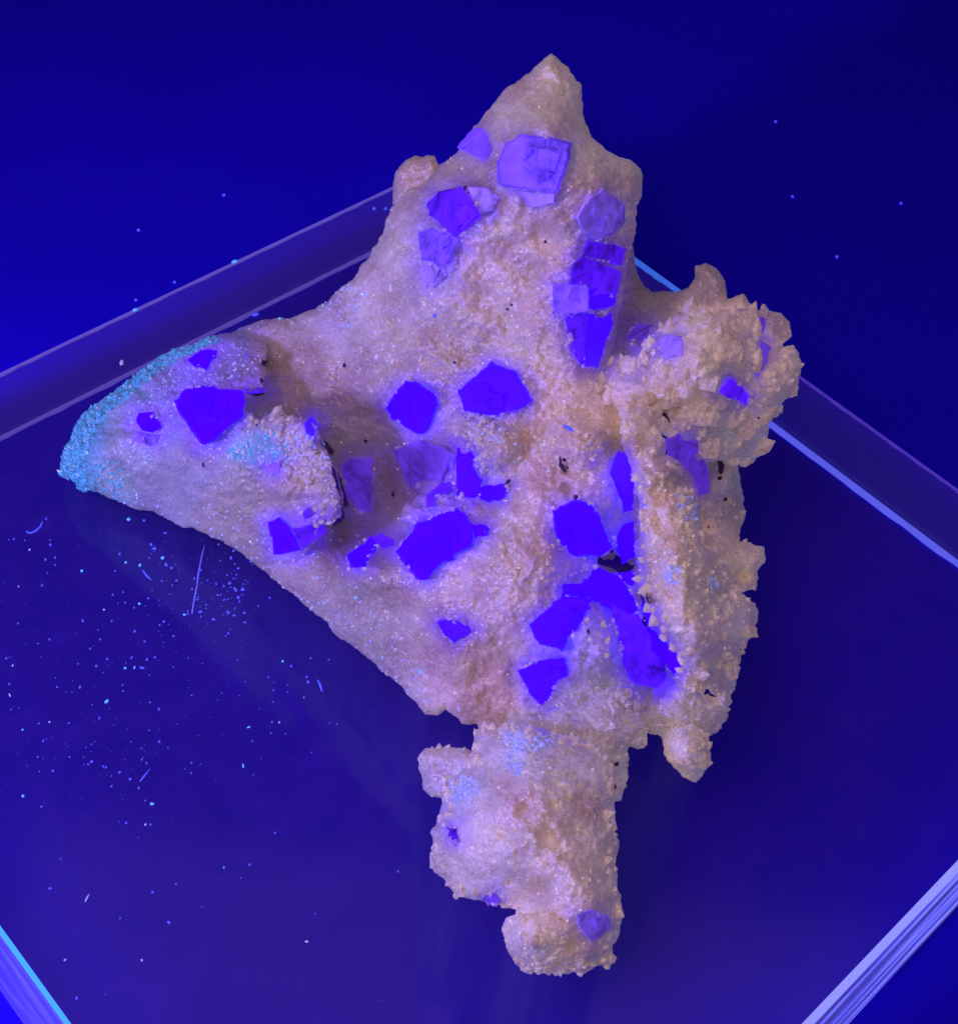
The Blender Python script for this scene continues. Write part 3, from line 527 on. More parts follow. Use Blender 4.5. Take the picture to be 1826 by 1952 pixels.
LUMPS = [([(985,1020),(1010,990),(1040,985),(1058,1000),(1060,1030),(1080,1075),(1085,1100),(1060,1125),(1030,1150),(980,1140),(940,1100),(935,1050),(955,1025)], [(985,1020,2.25),(1050,1000,2.35),(1080,1090,2.1),(1030,1140,2.05),(940,1080,1.95),(1000,1070,2.3)]),
         ([(1100,1160),(1120,1135),(1140,1150),(1158,1180),(1175,1230),(1180,1265),(1160,1290),(1120,1300),(1090,1285),(1078,1250),(1080,1215)], [(1130,1145,2.1),(1170,1220,2.1),(1150,1290,1.8),(1080,1240,1.95),(1120,1220,2.15)]),
         ([(1030,830),(1050,790),(1075,778),(1105,780),(1125,800),(1150,805),(1170,830),(1150,870),(1135,910),(1100,925),(1060,900),(1040,870)], [(1040,830,2.6),(1100,785,2.75),(1165,830,2.65),(1100,920,2.35),(1100,850,2.75)]),
         ([(760,990),(775,960),(800,945),(850,925),(905,945),(965,950),(985,975),(940,1000),(900,1010),(850,990),(790,1005)], [(765,985,1.65),(850,930,1.85),(980,965,2.1),(900,1005,2.0),(800,1000,1.65)]),
         ([(480,870),(520,865),(560,880),(600,885),(620,905),(628,940),(600,965),(560,970),(520,960),(490,930)], [(480,870,1.5),(600,880,1.75),(625,945,1.65),(520,960,1.3),(550,915,1.7)])]
for k, (P, C) in enumerate(LUMPS):
    layer('calcite_mound', P, C, w=30, tf=0.15, tb=0.4, step=2.6, lump=0.06, lsc=30, cryst=0.028, csc=17, jag=3.2, seed=120 + 7 * k)

# ------------------------------------------------------------------ fluorite crystals
FM['dark'] = M_DARK  # dark shapes painting the shade in gaps and cracks, plus one vein
SHADE_VEINS = [[(1128,1062),(1140,1059),(1152,1069),(1168,1066),(1178,1058),(1190,1074),(1210,1078),(1200,1094),(1180,1092),(1160,1081),(1140,1075)],
 [(610,838),(625,845),(635,858),(632,869),(622,862),(614,848)], [(630,886),(640,893),(649,914),(658,940),(664,962),(656,966),(648,945),(639,920)], [(655,970),(660,985),(648,996),(634,1004),(640,992),(650,986)],
 [(1214,1126),(1232,1132),(1240,1150),(1226,1152)], [(1256,783),(1270,788),(1281,803),(1270,812),(1260,800)], [(1222,1172),(1230,1180),(1252,1214),(1246,1216),(1228,1190)], [(500,680),(510,684),(506,698),(498,694)],
 [(472,738),(500,744),(504,752),(488,756),(468,750)], [(1366,872),(1378,868),(1382,895),(1374,915),(1368,895)], [(1064,868),(1072,880),(1080,900),(1074,902),(1066,888)]]
LAB = {'pale': 'pale violet fluorite crystal', 'faint': 'faint lilac glassy fluorite crystal', 'deep': 'dusky purple fluorite crystal or painted shadow patch'}
def fluorite(kind, e, poly):
    P = np.array(poly, float); c = P.mean(0)
    # subdivide the outline and roughen it a little
    Q = []
    for k in range(len(P)):
        a, b = P[k], P[(k + 1) % len(P)]; n = max(1, int(np.linalg.norm(b - a) / 8))
        for i in range(n):
            q = a + (b - a) * i / n
            q = q + rng.normal(0, 1.3, 2)
            Q.append(q)
    Q = np.array(Q); n = len(Q)
    hs = np.array([surf(*q) for q in Q]); hc = surf(*c)
    hin = np.array([surf(*(c + (q - c) * 0.8)) for q in Q])
    hs = np.where(hs < 0, hin, hs); hs = np.where(hs < 0, hc, hs)
    # one tilted plane per crystal, lifted clear of the matrix
    A = np.column_stack([Q - c, np.ones(n)]); pl, *_ = np.linalg.lstsq(A, hs, rcond=None)
    plane = lambda q: pl[2] + (q - c) @ pl[:2]
    inner = [c + (q - c) * f for q in Q for f in (0.3, 0.6, 0.85)]
    lift = max(0.0, np.percentile([surf(*q) - plane(q) for q in inner if surf(*q) > 0] or [0], 78)) + e * 0.6
    tilt = rng.normal(0, 0.00045, 2)
    V = []; F = []
    rings = [(1.0, 'base'), (1.0, 'rim'), (0.92, 'top')]
    for f, t in rings:
        for k, q in enumerate(Q):
            p = c + (q - c) * f
            if t == 'base': h = min(hs[k], plane(q)) - 0.22
            elif t == 'rim': h = plane(p) + lift * 0.62 + (p - c) @ tilt
            else: h = plane(p) + lift + (p - c) @ tilt
            V.append(at(p[0], p[1], np.array(max(h, 0.02))))
    V.append(at(c[0], c[1], np.array(max(plane(c) - 0.2, .02))))
    for r in range(2):
        for k in range(n):
            a = r * n + k; b = r * n + (k + 1) % n; F.append((a, a + n, b + n, b))
    for k in range(n):
        F.append((k, (k + 1) % n, 3 * n))
    F.append(tuple(range(2 * n, 3 * n)))
    V = np.array(V) - np.array(rock.location)
    o = mesh_obj('fluorite_crystal', V, F, FM[kind], rock)
    if kind in LAB: o['label'] = LAB[kind]
    if kind == 'dark': o.name = 'gap_shade_vein'
for f in FL: fluorite(*f)
for k, v in enumerate(SHADE_VEINS): fluorite('dark', 0.12 if k == 0 else 0.02, v)
for kind, e, poly in FL:                     # smaller blocks grown on the wide crystals
    P = np.array(poly, float); size = np.ptp(P, 0).min()
    if size < 60: continue
    c = P.mean(0)
    for j in range(2 if size < 90 else 3):
        o = c + (P[random.randrange(len(P))] - c) * random.uniform(0.25, 0.5); q = []; a0 = random.uniform(0, 1.5); r = size * random.uniform(0.16, 0.27)
        for k in range(4): q.append(tuple(o + r * random.uniform(.85, 1.2) * np.array([math.cos(a0 + k * 1.5708), math.sin(a0 + k * 1.5708)])))
        fluorite(kind, e + 0.03 + 0.015 * j, q)

# ------------------------------------------------------------------ calcite points and grains
def point_mesh(seed, sides=6, sharp=1.0):
    r = random.Random(seed); V = []; F = []
    for z, rad in ((-0.6, 0.9), (0.2, 1.0), (0.75 * sharp, 0.66)):
        for k in range(sides):
            a = 2 * math.pi * (k + 0.35 * (r.random() - .5)) / sides; q = rad * (0.8 + 0.35 * r.random())
            V.append((q * math.cos(a), q * math.sin(a), z + 0.12 * (r.random() - .5)))
    V.append((0.15 * (r.random() - .5), 0.15 * (r.random() - .5), 1.55 * sharp)); V.append((0, 0, -0.8))
    for j in range(2):
        for k in range(sides):
            a = j * sides + k; b = j * sides + (k + 1) % sides; F.append((a, b, b + sides, a + sides))
    for k in range(sides): F.append((2 * sides + k, 2 * sides + (k + 1) % sides, 3 * sides)); F.append(((k + 1) % sides, k, 3 * sides + 1))
    return V, F
PROTO = []
for s in range(6):
    V, F = point_mesh(s, 4 + s % 3, 0.6 + 0.2 * (s % 3)); PROTO.append((np.array(V), F))
PM = {}
def proto_mesh(i, mt):
    if (i, mt.name) not in PM:
        me = bpy.data.meshes.new('calcite_point'); me.from_pydata([tuple(v) for v in PROTO[i][0]], [], PROTO[i][1]); me.materials.append(mt); me.update(); PM[(i, mt.name)] = me
    return PM[(i, mt.name)]
def frame(d):
    d = Vector(d).normalized(); return d.to_track_quat('Z', 'Y')
def blocked(x, y):                      # keep fluorite faces clear
    for (k, e, P) in FLB:
        if P[0] < x < P[2] and P[1] < y < P[3]:
            if sdf(e, np.array([[x]]), np.array([[y]]))[0, 0] > -3: return True
    return False
FLB = [(k, P, (min(p[0] for p in P) - 4, min(p[1] for p in P) - 4, max(p[0] for p in P) + 4, max(p[1] for p in P) + 4)) for k, e, P in FL]
FLB = [(k, P, b) for k, P, b in FLB]
def blocked(x, y):
    for (k, P, b) in FLB:
        if b[0] < x < b[2] and b[1] < y < b[3] and sdf(P, np.array([[x]]), np.array([[y]]))[0, 0] > -3: return True
    return False
singles = []; small = {}
def sow(poly, n, r0, r1, mat, center=None, names=None, upw=0.8, edge_only=0, single=False, sink=0.3, lean=None):
    P = np.array(poly, float); x0, y0 = P.min(0); x1, y1 = P.max(0)
    c = np.array(center) if center is not None else P.mean(0)
    span = max(x1 - x0, y1 - y0) / 2
    got = 0; tries = 0
    while got < n and tries < n * 12:
        tries += 1
        X = np.array([[random.uniform(x0 - 2, x1 + 2)]]); Y = np.array([[random.uniform(y0 - 2, y1 + 2)]]); s = sdf(poly, X, Y)[0, 0]
        if s < -1 or (edge_only and s > edge_only): continue
        x, y = X[0, 0], Y[0, 0]
        if blocked(x, y): continue
        h, L = surf(x, y, names, True)
        if h < 0: continue
        top = surf(x, y)
        if top > h + 0.08: continue
        r = r0 + (r1 * 1.25 - r0) * random.random() ** 1.7; u = px_size(h); off = (np.array([x, y]) - c) / span
        if lean is not None:             # growing outwards from the crust, along its face
            e2 = np.array([off[0], -off[1]]); e2 = e2 / (np.linalg.norm(e2) + 1e-6) * lean[0] + np.array([0, lean[1]])
            d0 = Vector((e2[0], 0.76 * e2[1] - 0.65 * lean[2], 0.65 * e2[1] + 0.76 * lean[2]))
        else: d0 = None
        d = d0 or Vector((off[0] * 1.0, -off[1] * 0.9 + 0.2, upw)) + Vector(rng.normal(0, 0.28, 3)); d.normalize()
        if d.z < 0.05: d.z = 0.1
        # bias towards the viewer's side so points rise out of the visible face
        p = Vector(at(x, y, np.array(h))) - rock.location - d * (r * u * sink)
        s3 = Vector((r * u * random.uniform(.8, 1.15), r * u * random.uniform(.8, 1.15), r * u * random.uniform(0.9, 1.35)))
        if single: singles.append((p, frame(d), s3, mat, random.randrange(6)))
        else: small.setdefault(mat.name, []).append((p, frame(d), s3, random.randrange(6)))
        got += 1
sow(CLUST, 30, 11, 18, M_CRY, (1350, 830), edge_only=15, single=True, lean=(1.0, 0.5, 0.35), sink=0.2); sow(CLUST, 62, 10, 19, M_CRY, (1350, 800), single=True, lean=(0.3, 0.9, 0.45), sink=0.2)
sow(CLUST, 90, 5, 9, M_CRY, (1360, 750))
sow(RCL, 14, 7, 10, M_CRY, (1470, 740), single=True); sow(RCL, 40, 3, 6, M_CRY, (1470, 740))
sow(RKN, 22, 3, 6, M_CRY2, (1475, 625))
sow(RIDGE, 36, 8, 13, M_CRY, (1310, 1080), names=['calcite_ridge'], single=True, edge_only=12, lean=(1.0, 0.1, 0.4), sink=0.25); sow(RIDGE, 30, 6, 9.5, M_CRY, (1310, 1080), names=['calcite_ridge'], single=True)
sow(RIDGE, 170, 2.5, 7, M_CRY, (1310, 1080), names=['calcite_ridge'])
sow(MOUND, 16, 6, 9, M_CRY2, single=True); sow(MOUND, 130, 3, 5, M_CRY2)
WEDGE = [(470,790),(530,775),(600,812),(622,862),(655,960),(640,1000),(590,1000),(600,940),(570,880),(520,830),(470,820)]
sow(WEDGE, 46, 5, 8.5, M_CRY2, (520, 900), names=['calcite_wing', 'calcite_mound'], single=True); sow(WEDGE, 90, 2.5, 6, M_CRY2, (520, 900))
sow(GREY, 60, 3, 6, M_CRY2, (1350, 980), names=['grey_flank'])
sow(BLOCK, 30, 6, 11, M_CRY, (1000, 1600), edge_only=20, single=True)
sow(BLOCK, 170, 3, 7, M_CRY, (1000, 1600), edge_only=14); sow(BLOCK, 70, 1.5, 3.2, M_CRY, (1000, 1600))
sow(TAIL, 60, 3, 5, M_CRY, edge_only=10); sow(PNT, 90, 3, 6, M_CRY); sow(LKN, 40, 2.5, 5, M_CRY2, edge_only=10)
sow(LOWR, 120, 4, 7, M_CRY2); sow(MIDS, 90, 4, 8, M_CRY2, edge_only=14)
sow(SPIRE, 300, 1.8, 4.6, M_CRY2, (980, 800), edge_only=9, names=['calcite_spire'], upw=0.6)
sow(SPIRE, 420, 1.2, 2.8, M_CRY2, (980, 800), names=['calcite_spire'])
for P, C in LUMPS[2:3]: sow(P, 60, 3, 6, M_CRY)
for P, C in LUMPS[:2]: sow(P, 14, 3, 6, M_CRY)
BAND = [(113,905),(118,870),(130,845),(145,810),(165,785),(200,760),(250,720),(300,685),(330,665),(370,652),(410,640),(418,650),(385,664),(340,684),(298,712),(256,745),(216,778),(186,812),(168,855),(160,900),(165,936),(150,932),(145,917)]
sow(BAND, 750, 1.6, 4.6, M_CYAN, (260, 860), edge_only=30); sow(BAND, 260, 1.6, 3.6, M_CYAN, (260, 860)); sow(BAND, 160, 1.6, 3.0, M_BLUEG, (260, 860)); sow(BAND, 420, 2.0, 4.0, M_CYAN2, (260, 860))
sow([(150,935),(175,880),(230,880),(240,955),(190,942)], 110, 1.4, 3.0, M_CYAN)
sow([(240,790),(330,700),(440,650),(500,680),(480,730),(340,740),(330,860),(260,880)], 200, 1.2, 2.6, M_BLUEG)
sow([(430,860),(470,835),(520,825),(550,840),(545,860),(500,880),(450,880)], 90, 1.2, 3.0, M_CYAN); sow([(420,865),(470,830),(540,815),(600,850),(560,890),(480,885)], 120, 1.2, 3.0, M_BLUEG)
sow([(540,830),(610,830),(630,890),(590,900),(560,860)], 40, 2, 4, M_BLUEG)
sow([(960,1395),(1060,1400),(1050,1425),(1000,1440),(990,1480),(965,1470)], 150, 1.8, 4, M_BLUEG)
sow([(850,1490),(905,1475),(915,1510),(880,1530),(852,1525)], 110, 1.8, 4, M_BLUEG)
sow([(820,1610),(850,1620),(850,1670),(825,1655)], 40, 3, 6, M_CRY2)
sow([(890,810),(930,800),(970,820),(960,840),(900,850)], 30, 2, 3.5, M_BLUEG)
sow([(1285,940),(1325,950),(1330,990),(1300,1000)], 50, 2, 4, M_BLUEG)
sow([(1265,1075),(1300,1080),(1300,1115),(1272,1115)], 30, 3, 5, M_BLUEG)
sow([(1340,1100),(1370,1105),(1368,1140),(1350,1130)], 18, 2, 4, M_BLUEG)
sow([(590,560),(680,530),(700,560),(660,640),(620,620)], 90, 1.6, 3.6, M_BLUEG)
sow([(180,930),(500,1080),(800,1350),(840,1340),(700,1130),(480,960)], 240, 1.2, 2.6, M_BLUEG)
sow(SPIRE, 260, 0.9, 2.2, M_WHITE); sow(BLOCK, 80, 1.0, 2.6, M_WHITE); sow(RIDGE, 80, 1.2, 2.6, M_WHITE); sow(CLUST, 14, 1.2, 2.2, M_WHITE)
# matrix grains growing over the rims of the fluorite crystals
def rim_points():
    for kind, e, poly in FL:
        P = np.array(poly, float); c = P.mean(0)
        for k in range(len(P)):
            a, b2 = P[k], P[(k + 1) % len(P)]; n = max(1, int(np.linalg.norm(b2 - a) / 6.5))
            for i in range(n):
                if fbm(np.array([a[0] + i * 3.0]), np.array([a[1] + k * 9.0]), 14, 401, 2)[0] < 0.10: continue
                q = a + (b2 - a) * (i + random.random()) / n; o = (q - c) / (np.linalg.norm(q - c) + 1e-6); q = q + o * random.uniform(-5, 4)
                h = surf(*q)
                if h < 0: continue
                h += e * 0.45; u = px_size(h); r = 1.6 + 5.5 * random.random() ** 2
                d = Vector((o[0] * .3 + random.gauss(0, .3), -o[1] * .3 + random.gauss(0, .3), 1)).normalized(); p = Vector(at(q[0], q[1], np.array(h))) - rock.location
                small.setdefault('calcite_point_violet' if random.random() < .6 else 'calcite_point_lilac', []).append((p, frame(d), Vector((r * u, r * u, r * u * .8)), random.randrange(6)))
rim_points()
singles = sorted(singles, key=lambda q: -q[2].z)[:290]
for p, q, s3, mt, i in singles:
    o = bpy.data.objects.new('calcite_point', proto_mesh(i, mt)); col.objects.link(o); o.parent = rock
    o.location = p; o.rotation_mode = 'QUATERNION'; o.rotation_quaternion = q; o.scale = s3
NAMES = {'calcite_point_violet': 'violet_rim_grains', 'calcite_point': 'fine_calcite_points', 'calcite_point_lilac': 'fine_lilac_points', 'cyan_druse': 'cyan_druse_grains', 'teal_druse': 'teal_druse_grains', 'glassy_grain': 'glint_grains', 'bluish_grain': 'bluish_grains'}  # glassy_grain: pale grains standing in for specular glints
for mn, lst in small.items():
    VV = []; FF = []; b = 0
    for p, q, s3, i in lst:
        R3 = np.array((q.to_matrix() @ Matrix.Diagonal(s3))); V = PROTO[i][0] @ R3.T + np.array(p)
        VV.append(V); FF += [tuple(k + b for k in f) for f in PROTO[i][1]]; b += len(V)
    o = mesh_obj(NAMES[mn], np.concatenate(VV), FF, bpy.data.materials[mn], rock); o['kind'] = 'stuff'

# dark inclusions in the matrix; flakes in the crevices paint gap shade
INC_SHADE = [(887,358,7),(893,367,5),(867,690,5),(657,695,6),(750,940,7),(917,788,6),(1120,1203,5),(389,885,6),(1374,664,4),(697,840,5),(1270,640,4),(1298,642,3.5),(1137,465,5),(1112,485,4),(1056,595,3),(1058,540,4),(975,580,4),(968,588,4),(1040,460,5),
 (1374,893,8),(1372,910,7),(1382,950,6),(1350,1003,8),(1470,745,6),(1445,798,6),(1455,800,5),(970,918,8),(962,925,5),(1098,946,8),(1225,1180,5),(1232,1195,5),(1242,1210,5),(502,690,6),(498,725,6),(490,810,4),(1166,1050,5),(1162,1035,4),(1076,875,6),(1082,890,5),(1175,1455,6),(1172,1500,5)]
for x, y, r in INC_SHADE:
    h = surf(x, y)
    if h < 0: continue
    V = []; F = []; K = 7; u = px_size(h); r = r * 0.72
    base = Vector(at(x, y, np.array(h))) - rock.location
    for ring, (z, s) in enumerate(((-0.5, 1.0), (0.12, 1.0), (0.4, 0.55))):
        for k in range(K):
            a = 2 * math.pi * k / K; q = r * u * s * random.uniform(.65, 1.25)
            V.append((base.x + q * math.cos(a), base.y + q * 1.2 * math.sin(a), base.z + z * r * u * 1.2))
    V.append((base.x, base.y, base.z + 0.5 * r * u)); V.append((base.x, base.y, base.z - 0.6 * r * u))
    for j in range(2):
        for k in range(K): F.append((j * K + k, j * K + (k + 1) % K, (j + 1) * K + (k + 1) % K, (j + 1) * K + k))
    for k in range(K): F.append((2 * K + k, 2 * K + (k + 1) % K, 3 * K)); F.append(((k + 1) % K, k, 3 * K + 1))
    mesh_obj('dark_inclusion_and_shade', V, F, M_DARK, rock, smooth=True)

# ------------------------------------------------------------------ dust and fibres
def speck_geo(x, y, z, rx, ry, ang, u):
    V = []; F = []; K = 8
    b = at(x, y, np.array(z))
    for zz, s in ((0.002, 0.8), (0.45, 1.0), (0.85, 0.6)):
        for k in range(K):
            a = 2 * math.pi * k / K; px = rx * s * math.cos(a) * random.uniform(.85, 1.15); py = ry * s * math.sin(a) * random.uniform(.85, 1.15)
            V.append((b[0] + u * (px * math.cos(ang) - py * math.sin(ang)), b[1] + u * 1.25 * (px * math.sin(ang) + py * math.cos(ang)), b[2] + zz * min(rx, ry) * u))
    F.append(tuple(range(K))[::-1]); F.append(tuple(range(2 * K, 3 * K)))
    for j in range(2):
        for k in range(K): F.append((j * K + k, j * K + (k + 1) % K, (j + 1) * K + (k + 1) % K, (j + 1) * K + k))
    return V, F
def U0(x, y, z=0): return (12.6 if y > 500 else 15.0) / FOCAL * (1 if y < 1300 else 0.88)
def Z7(x, y): return (x * .539, 900 + y * .539)
SPK = [ # zoomed x, y, rx, ry, angle, material, label
 (455,168,7,6,0,0,'large blue dust speck on the slab just under the left tip of the specimen'),(510,172,5,5,0,1,'small round blue dust speck right of the large one under the left tip'),(575,305,6,6,0,0,'brightest cyan dust speck left of the long scratch on the slab'),
 (445,320,5,4,0,0,None),(495,330,5,6,0,0,None),(290,350,5,5,0,0,'lone bright dust speck on the left of the slab below the curved fibre'),(493,466,5,4,0,0,'cyan dust speck below left of the long scratch'),(652,505,5,4,0,0,'bright dust speck at the foot of the long scratch'),(828,508,5,4,0,1,None),(808,571,4,4,0,1,None),
 (380,662,4,4,0,1,None),(443,694,5,4,0,0,'left one of three dust specks in a short row'),(476,692,3,5,0,0,'middle one of three dust specks in a short row'),(508,694,4,4,0,1,'right one of three dust specks in a short row'),(378,812,9,6,0.8,0,'largest cyan dust crumb on the slab, left of centre'),
 (880,903,7,3,0.4,0,'slanted cyan dust flake below the middle of the specimen edge'),(860,1040,3,9,0.3,0,'upright cyan fibre stub on the lower middle of the slab'),(538,1175,8,5,0,0,'wide blue dust crumb near the smudge on the lower slab'),(82,1147,5,5,0,0,'blue dust speck near the left picture edge'),(447,1242,5,4,0,1,None),
 (514,1248,4,4,0,2,None),(973,1277,4,4,0,1,None),(540,1488,5,4,0,1,'blue dust speck alone on the lower left slab'),(597,1595,8,4,-0.3,1,'dim blue oblong dust flake on the lower slab'),(792,1400,3,3,0,0,None),(883,1390,4,4,0,1,None),
 (1085,1662,7,3.5,0,2,'white oval dust grain on the lower slab, right of the other one'),(502,1728,5,3,-0.5,2,'white oval dust grain near the lower left edge of the slab'),(272,1862,4,5,0,1,'blue dust speck close to the glowing lower left edge'),(230,1727,4,3,0.5,2,None),(1163,664,4,3,0,1,None),(1000,670,4,4,0,0,None),(1030,687,4,4,0,1,None),
 (1075,798,3,3,0,2,None),(988,886,4,4,0,2,None),(80,912,4,3,0,0,None),(153,952,4,4,0,1,None),(325,1025,5,5,0,1,None),(35,790,2.5,9,0.8,2,'thin white fibre stub at the left picture edge'),(512,600,4,4,0,1,None),(540,272,4,4,0,1,None),(195,303,4,4,0,1,None),(66,405,3,3,0,2,None),(105,275,4,4,0,2,None),(1085,725,4,4,0,1,None),(45,685,3,4,0.3,2,None),(175,885,4,3,0,2,None),(33,750,4,4,0,1,None),(375,1045,4,4,0,1,None),(368,487,4,3,0,2,None)]
DM = [M_DUST, M_DUST2, M_DUST3]
DEF = {0: 'tiny cyan glowing dust speck on the clear slab left of the specimen', 1: 'tiny dim blue dust speck on the clear slab left of the specimen', 2: 'tiny pale grey dust speck on the clear slab left of the specimen'}
def dust(x, y, rx, ry, ang, mi, label, z=0.004, grp='dust specks on the slab'):
    V, F = speck_geo(x, y, z, rx, ry, ang, U0(x, y))
    c = np.mean(V, 0); o = mesh_obj('dust_speck', np.array(V) - c, F, DM[mi], smooth=True); o.location = c
    tag(o, label, 'dust speck', grp)
MARKS = [((115, 905), 'the cyan tip'), ((378, 1100), 'the long scratch'), ((258, 1274), 'the row of three specks'), ((204, 1338), 'the largest cyan crumb'), ((66, 1008), 'the hooked fibre'), ((290, 1534), 'the wide blue crumb'),
         ((464, 1460), 'the upright fibre stub'), ((474, 1387), 'the slanted cyan flake'), ((610, 1306), 'the thick blue fibre'), ((275, 1480), 'the slanted violet fibre'), ((585, 1796), 'the white oval grain'), ((40, 1850), 'the lower left slab edge'), ((800, 1460), 'the bottom block')]
COLW = {0: 'tiny cyan glowing', 1: 'tiny dim blue', 2: 'tiny pale grey'}; USED = set()
def place_label(x, y, mi):
    for (mx, my), nm in sorted(MARKS, key=lambda m: (m[0][0] - x) ** 2 + (m[0][1] - y) ** 2):
        dx, dy = x - mx, y - my; far = math.hypot(dx, dy) > 90
        v = 'below' if dy > abs(dx) * 0.5 else 'above' if dy < -abs(dx) * 0.5 else ''
        hz = 'right' if dx > abs(dy) * 0.5 else 'left' if dx < -abs(dy) * 0.5 else ''
        rel = (v + ' and ' + hz + ' of' if v and hz else v or hz + ' of')
        t = f"{COLW[mi]} dust speck {'well ' if far else 'just '}{rel} {nm}"
        if t not in USED: USED.add(t); return t
    return DEF[mi]
for s in SPK:
    x, y = Z7(s[0], s[1]); dust(x, y, s[2] * .5, s[3] * .5, s[4], s[5], s[6] or place_label(x, y, s[5]))
dust(232, 692, 4.5, 7, 0.2, 2, 'pale cyan oval dust grain inside the far left edge band of the slab')
dust(487, 600, 9, 4, 0.4, 1, 'oblong blue dust flake between the slab edge and the specimen')
for x, y, l in ((713, 398, 'left one of two blue dust rings by the far left slab edge'), (735, 398, 'right one of two blue dust rings by the far left slab edge')): dust(x, y, 4, 4, 0, 1, l)
dust(447, 499, 6, 3.5, 0.5, 0, 'blue dust clump on the far left slab edge halfway up')
dust(258, 591, 6, 4, 0.5, 0, 'blue dust clump on the far left slab edge above the cyan tip')
for x, y, wl in ((427, 372, 'brightest blue dust speck on the tabletop left of the rock'), (264, 439, 'dim blue dust speck on the tabletop, leftmost of all'), (333, 538, 'blue dust speck on the tabletop close to the far left slab edge'), (259, 572, 'blue dust speck on the tabletop right above the edge clump'), (1478, 232, 'topmost dim blue dust speck on the tabletop right of the rock'),
                 (1510, 375, 'dim blue dust speck on the tabletop midway between two others right of the rock'), (1595, 490, 'lowest and largest blue dust speck on the tabletop right of the rock'), (1717, 388, 'faint blue dust speck on the tabletop farthest to the right')):
    dust(x, y, 4, 4, 0, 1, wl, -TH + 0.002, 'dust specks on the tabletop')
# dust lying on the rock
for x, y, mi, l in ((533, 608, 0, 'blue dust speck on the back rim of the specimen left of the spire'), (678, 1140, 0, 'bright blue dust speck on the lower left slope of the specimen'), (875, 1351, 0, 'blue dust speck at the bottom rim of the specimen'),
                    (801, 1281, 0, 'small blue dust speck on the lower slope of the specimen'), (470, 678, 1, 'blue dust crumb on the upper left wing of the specimen'), (828, 602, 1, 'tiny blue dust speck in the middle of the spire face')):
    h = surf(x, y)
    if h > 0: dust(x, y, 3, 3, 0, mi, l, h + 0.004, 'dust specks on the specimen')
h = surf(1083, 817)
dust(1083, 817, 10, 3, -0.4, 1, 'short blue fibre lying on the pink lumps of the specimen', h + 0.02, None)
# faint dust nobody could count
VV = []; FF = []; b = 0; slabpoly = [(-566, 981), (914, 277), (2225, 1221), (736, 2784)]
def field(cx, cy, sx, sy, n, r0, r1):
    global b
    for _ in range(int(n * 0.62)):
        x = random.gauss(cx, sx); y = random.gauss(cy, sy)
        if surf(x, y) > 0 or x < -20 or x > 1850: continue
        if sdf(slabpoly, np.array([[x]]), np.array([[y]]))[0, 0] < 10: continue
        rr = r0 * 0.7 + (r1 * 1.25 - r0 * 0.7) * random.random() ** 2.2
        V, F = speck_geo(x, y, 0.004, rr, rr * random.uniform(.6, 1.6), random.uniform(0, 3), U0(x, y)); VV.extend(V); FF.extend(tuple(k + b for k in f) for f in F); b += len(V)
field(340, 1130, 55, 70, 170, 0.7, 2.2); field(440, 1120, 22, 34, 60, 0.9, 2.6); field(480, 1060, 16, 14, 20, 1, 3); field(300, 1060, 20, 20, 18, 1, 2.6); field(440, 1110, 50, 60, 90, 0.8, 2.4); field(120, 1250, 90, 120, 130, 0.7, 1.8); field(190, 1450, 70, 60, 110, 0.7, 1.8)
field(320, 1300, 120, 90, 110, 0.7, 1.9); field(560, 1330, 70, 60, 40, 0.8, 2.2); field(400, 1650, 220, 170, 70, 0.7, 1.6); field(60, 1000, 60, 50, 25, 0.8, 2); field(700, 1800, 250, 120, 22, .6, 1.2)
m, nt, bs = nodes('fine_dust'); bs.inputs['Base Color'].default_value = (0.12, 0.14, 0.8, 1); bs.inputs['Emission Color'].default_value = (0.03, 0.05, 0.62, 1); bs.inputs['Emission Strength'].default_value = 0.4
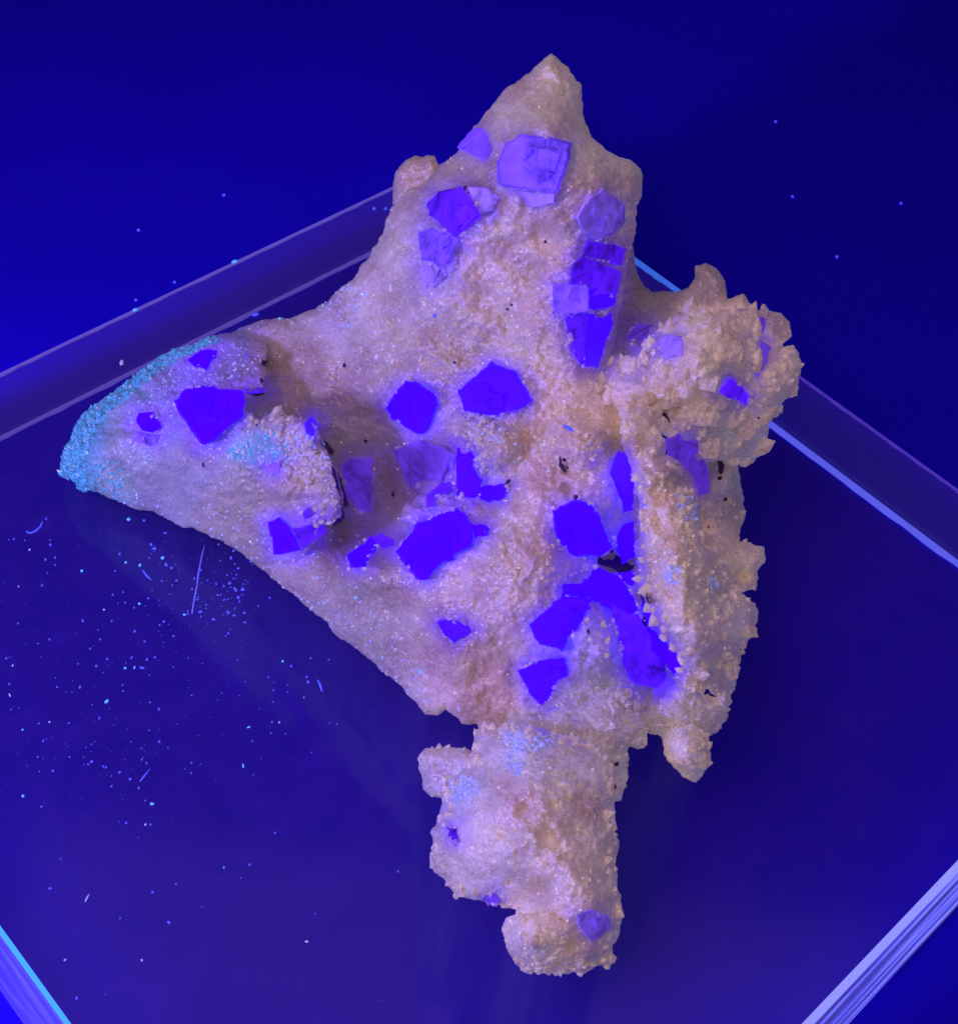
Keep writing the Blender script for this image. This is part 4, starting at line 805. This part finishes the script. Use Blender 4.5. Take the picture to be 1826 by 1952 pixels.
o = mesh_obj('fine_dust', VV, FF, m, smooth=True); o['kind'] = 'stuff'; o['label'] = 'fine blue dust scattered over the clear slab'; o['category'] = 'dust'
# fibres and the long scratch
def tube(name, pts, r, mat, z=0.01):
    P = [Vector(at(x, y, np.array(z))) for x, y in pts]; K = 6; V = []; F = []; n = len(P)
    for i, p in enumerate(P):
        t = (P[min(i + 1, n - 1)] - P[max(i - 1, 0)]).normalized(); s = Vector((-t.y, t.x, 0)).normalized(); q = r * (0.6 if i in (0, n - 1) else 1) * U0(*pts[i]) * random.uniform(.75, 1.25)
        for k in range(K):
            a = 2 * math.pi * k / K; V.append(p + s * math.cos(a) * q + Vector((0, 0, 1)) * (math.sin(a) * q * .5))
    for i in range(n - 1):
        for k in range(K): F.append((i * K + k, i * K + (k + 1) % K, (i + 1) * K + (k + 1) % K, (i + 1) * K + k))
    F.append(tuple(range(K))[::-1]); F.append(tuple(range((n - 1) * K, n * K)))
    c = sum(P, Vector()) / n; o = mesh_obj(name, [v - c for v in V], F, mat, smooth=True); o.location = c; return o
tag(tube('fibre', [(50, 1013), (58, 1016), (68, 1012), (77, 1004), (81, 994)], 2.0, M_DUST2), 'hooked blue fibre on the slab near the left picture edge', 'fibre')
tag(tube('fibre', [(272, 1087), (280, 1098), (289, 1106)], 1.8, M_DUST2), 'short slanted blue fibre among the dust under the left tip', 'fibre')
tag(tube('fibre', [(267, 1490), (275, 1480), (286, 1466)], 1.8, M_DUST2), 'short slanted violet fibre on the lower left of the slab', 'fibre')
tag(tube('fibre', [(162, 1720), (166, 1712), (170, 1705)], 1.3, M_DUST3), 'thin grey fibre above the lower left slab edge', 'fibre')
tag(tube('fibre', [(605, 1296), (610, 1305), (614, 1318)], 2.4, M_DUST2), 'thick blue fibre near the lower left rim of the specimen', 'fibre')
M_SCR = plain('scratch', (0.2, 0.2, 0.7), 0.5, (0.03, 0.03, 0.50), 0.5)
o = tube('scratch', [(390, 1040), (386, 1055), (382, 1075), (378, 1095), (376, 1115), (372, 1135), (369, 1150), (366, 1170)], 1.5, M_SCR, 0.002); child(o)
o.location = o.location  # scratch belongs to the slab
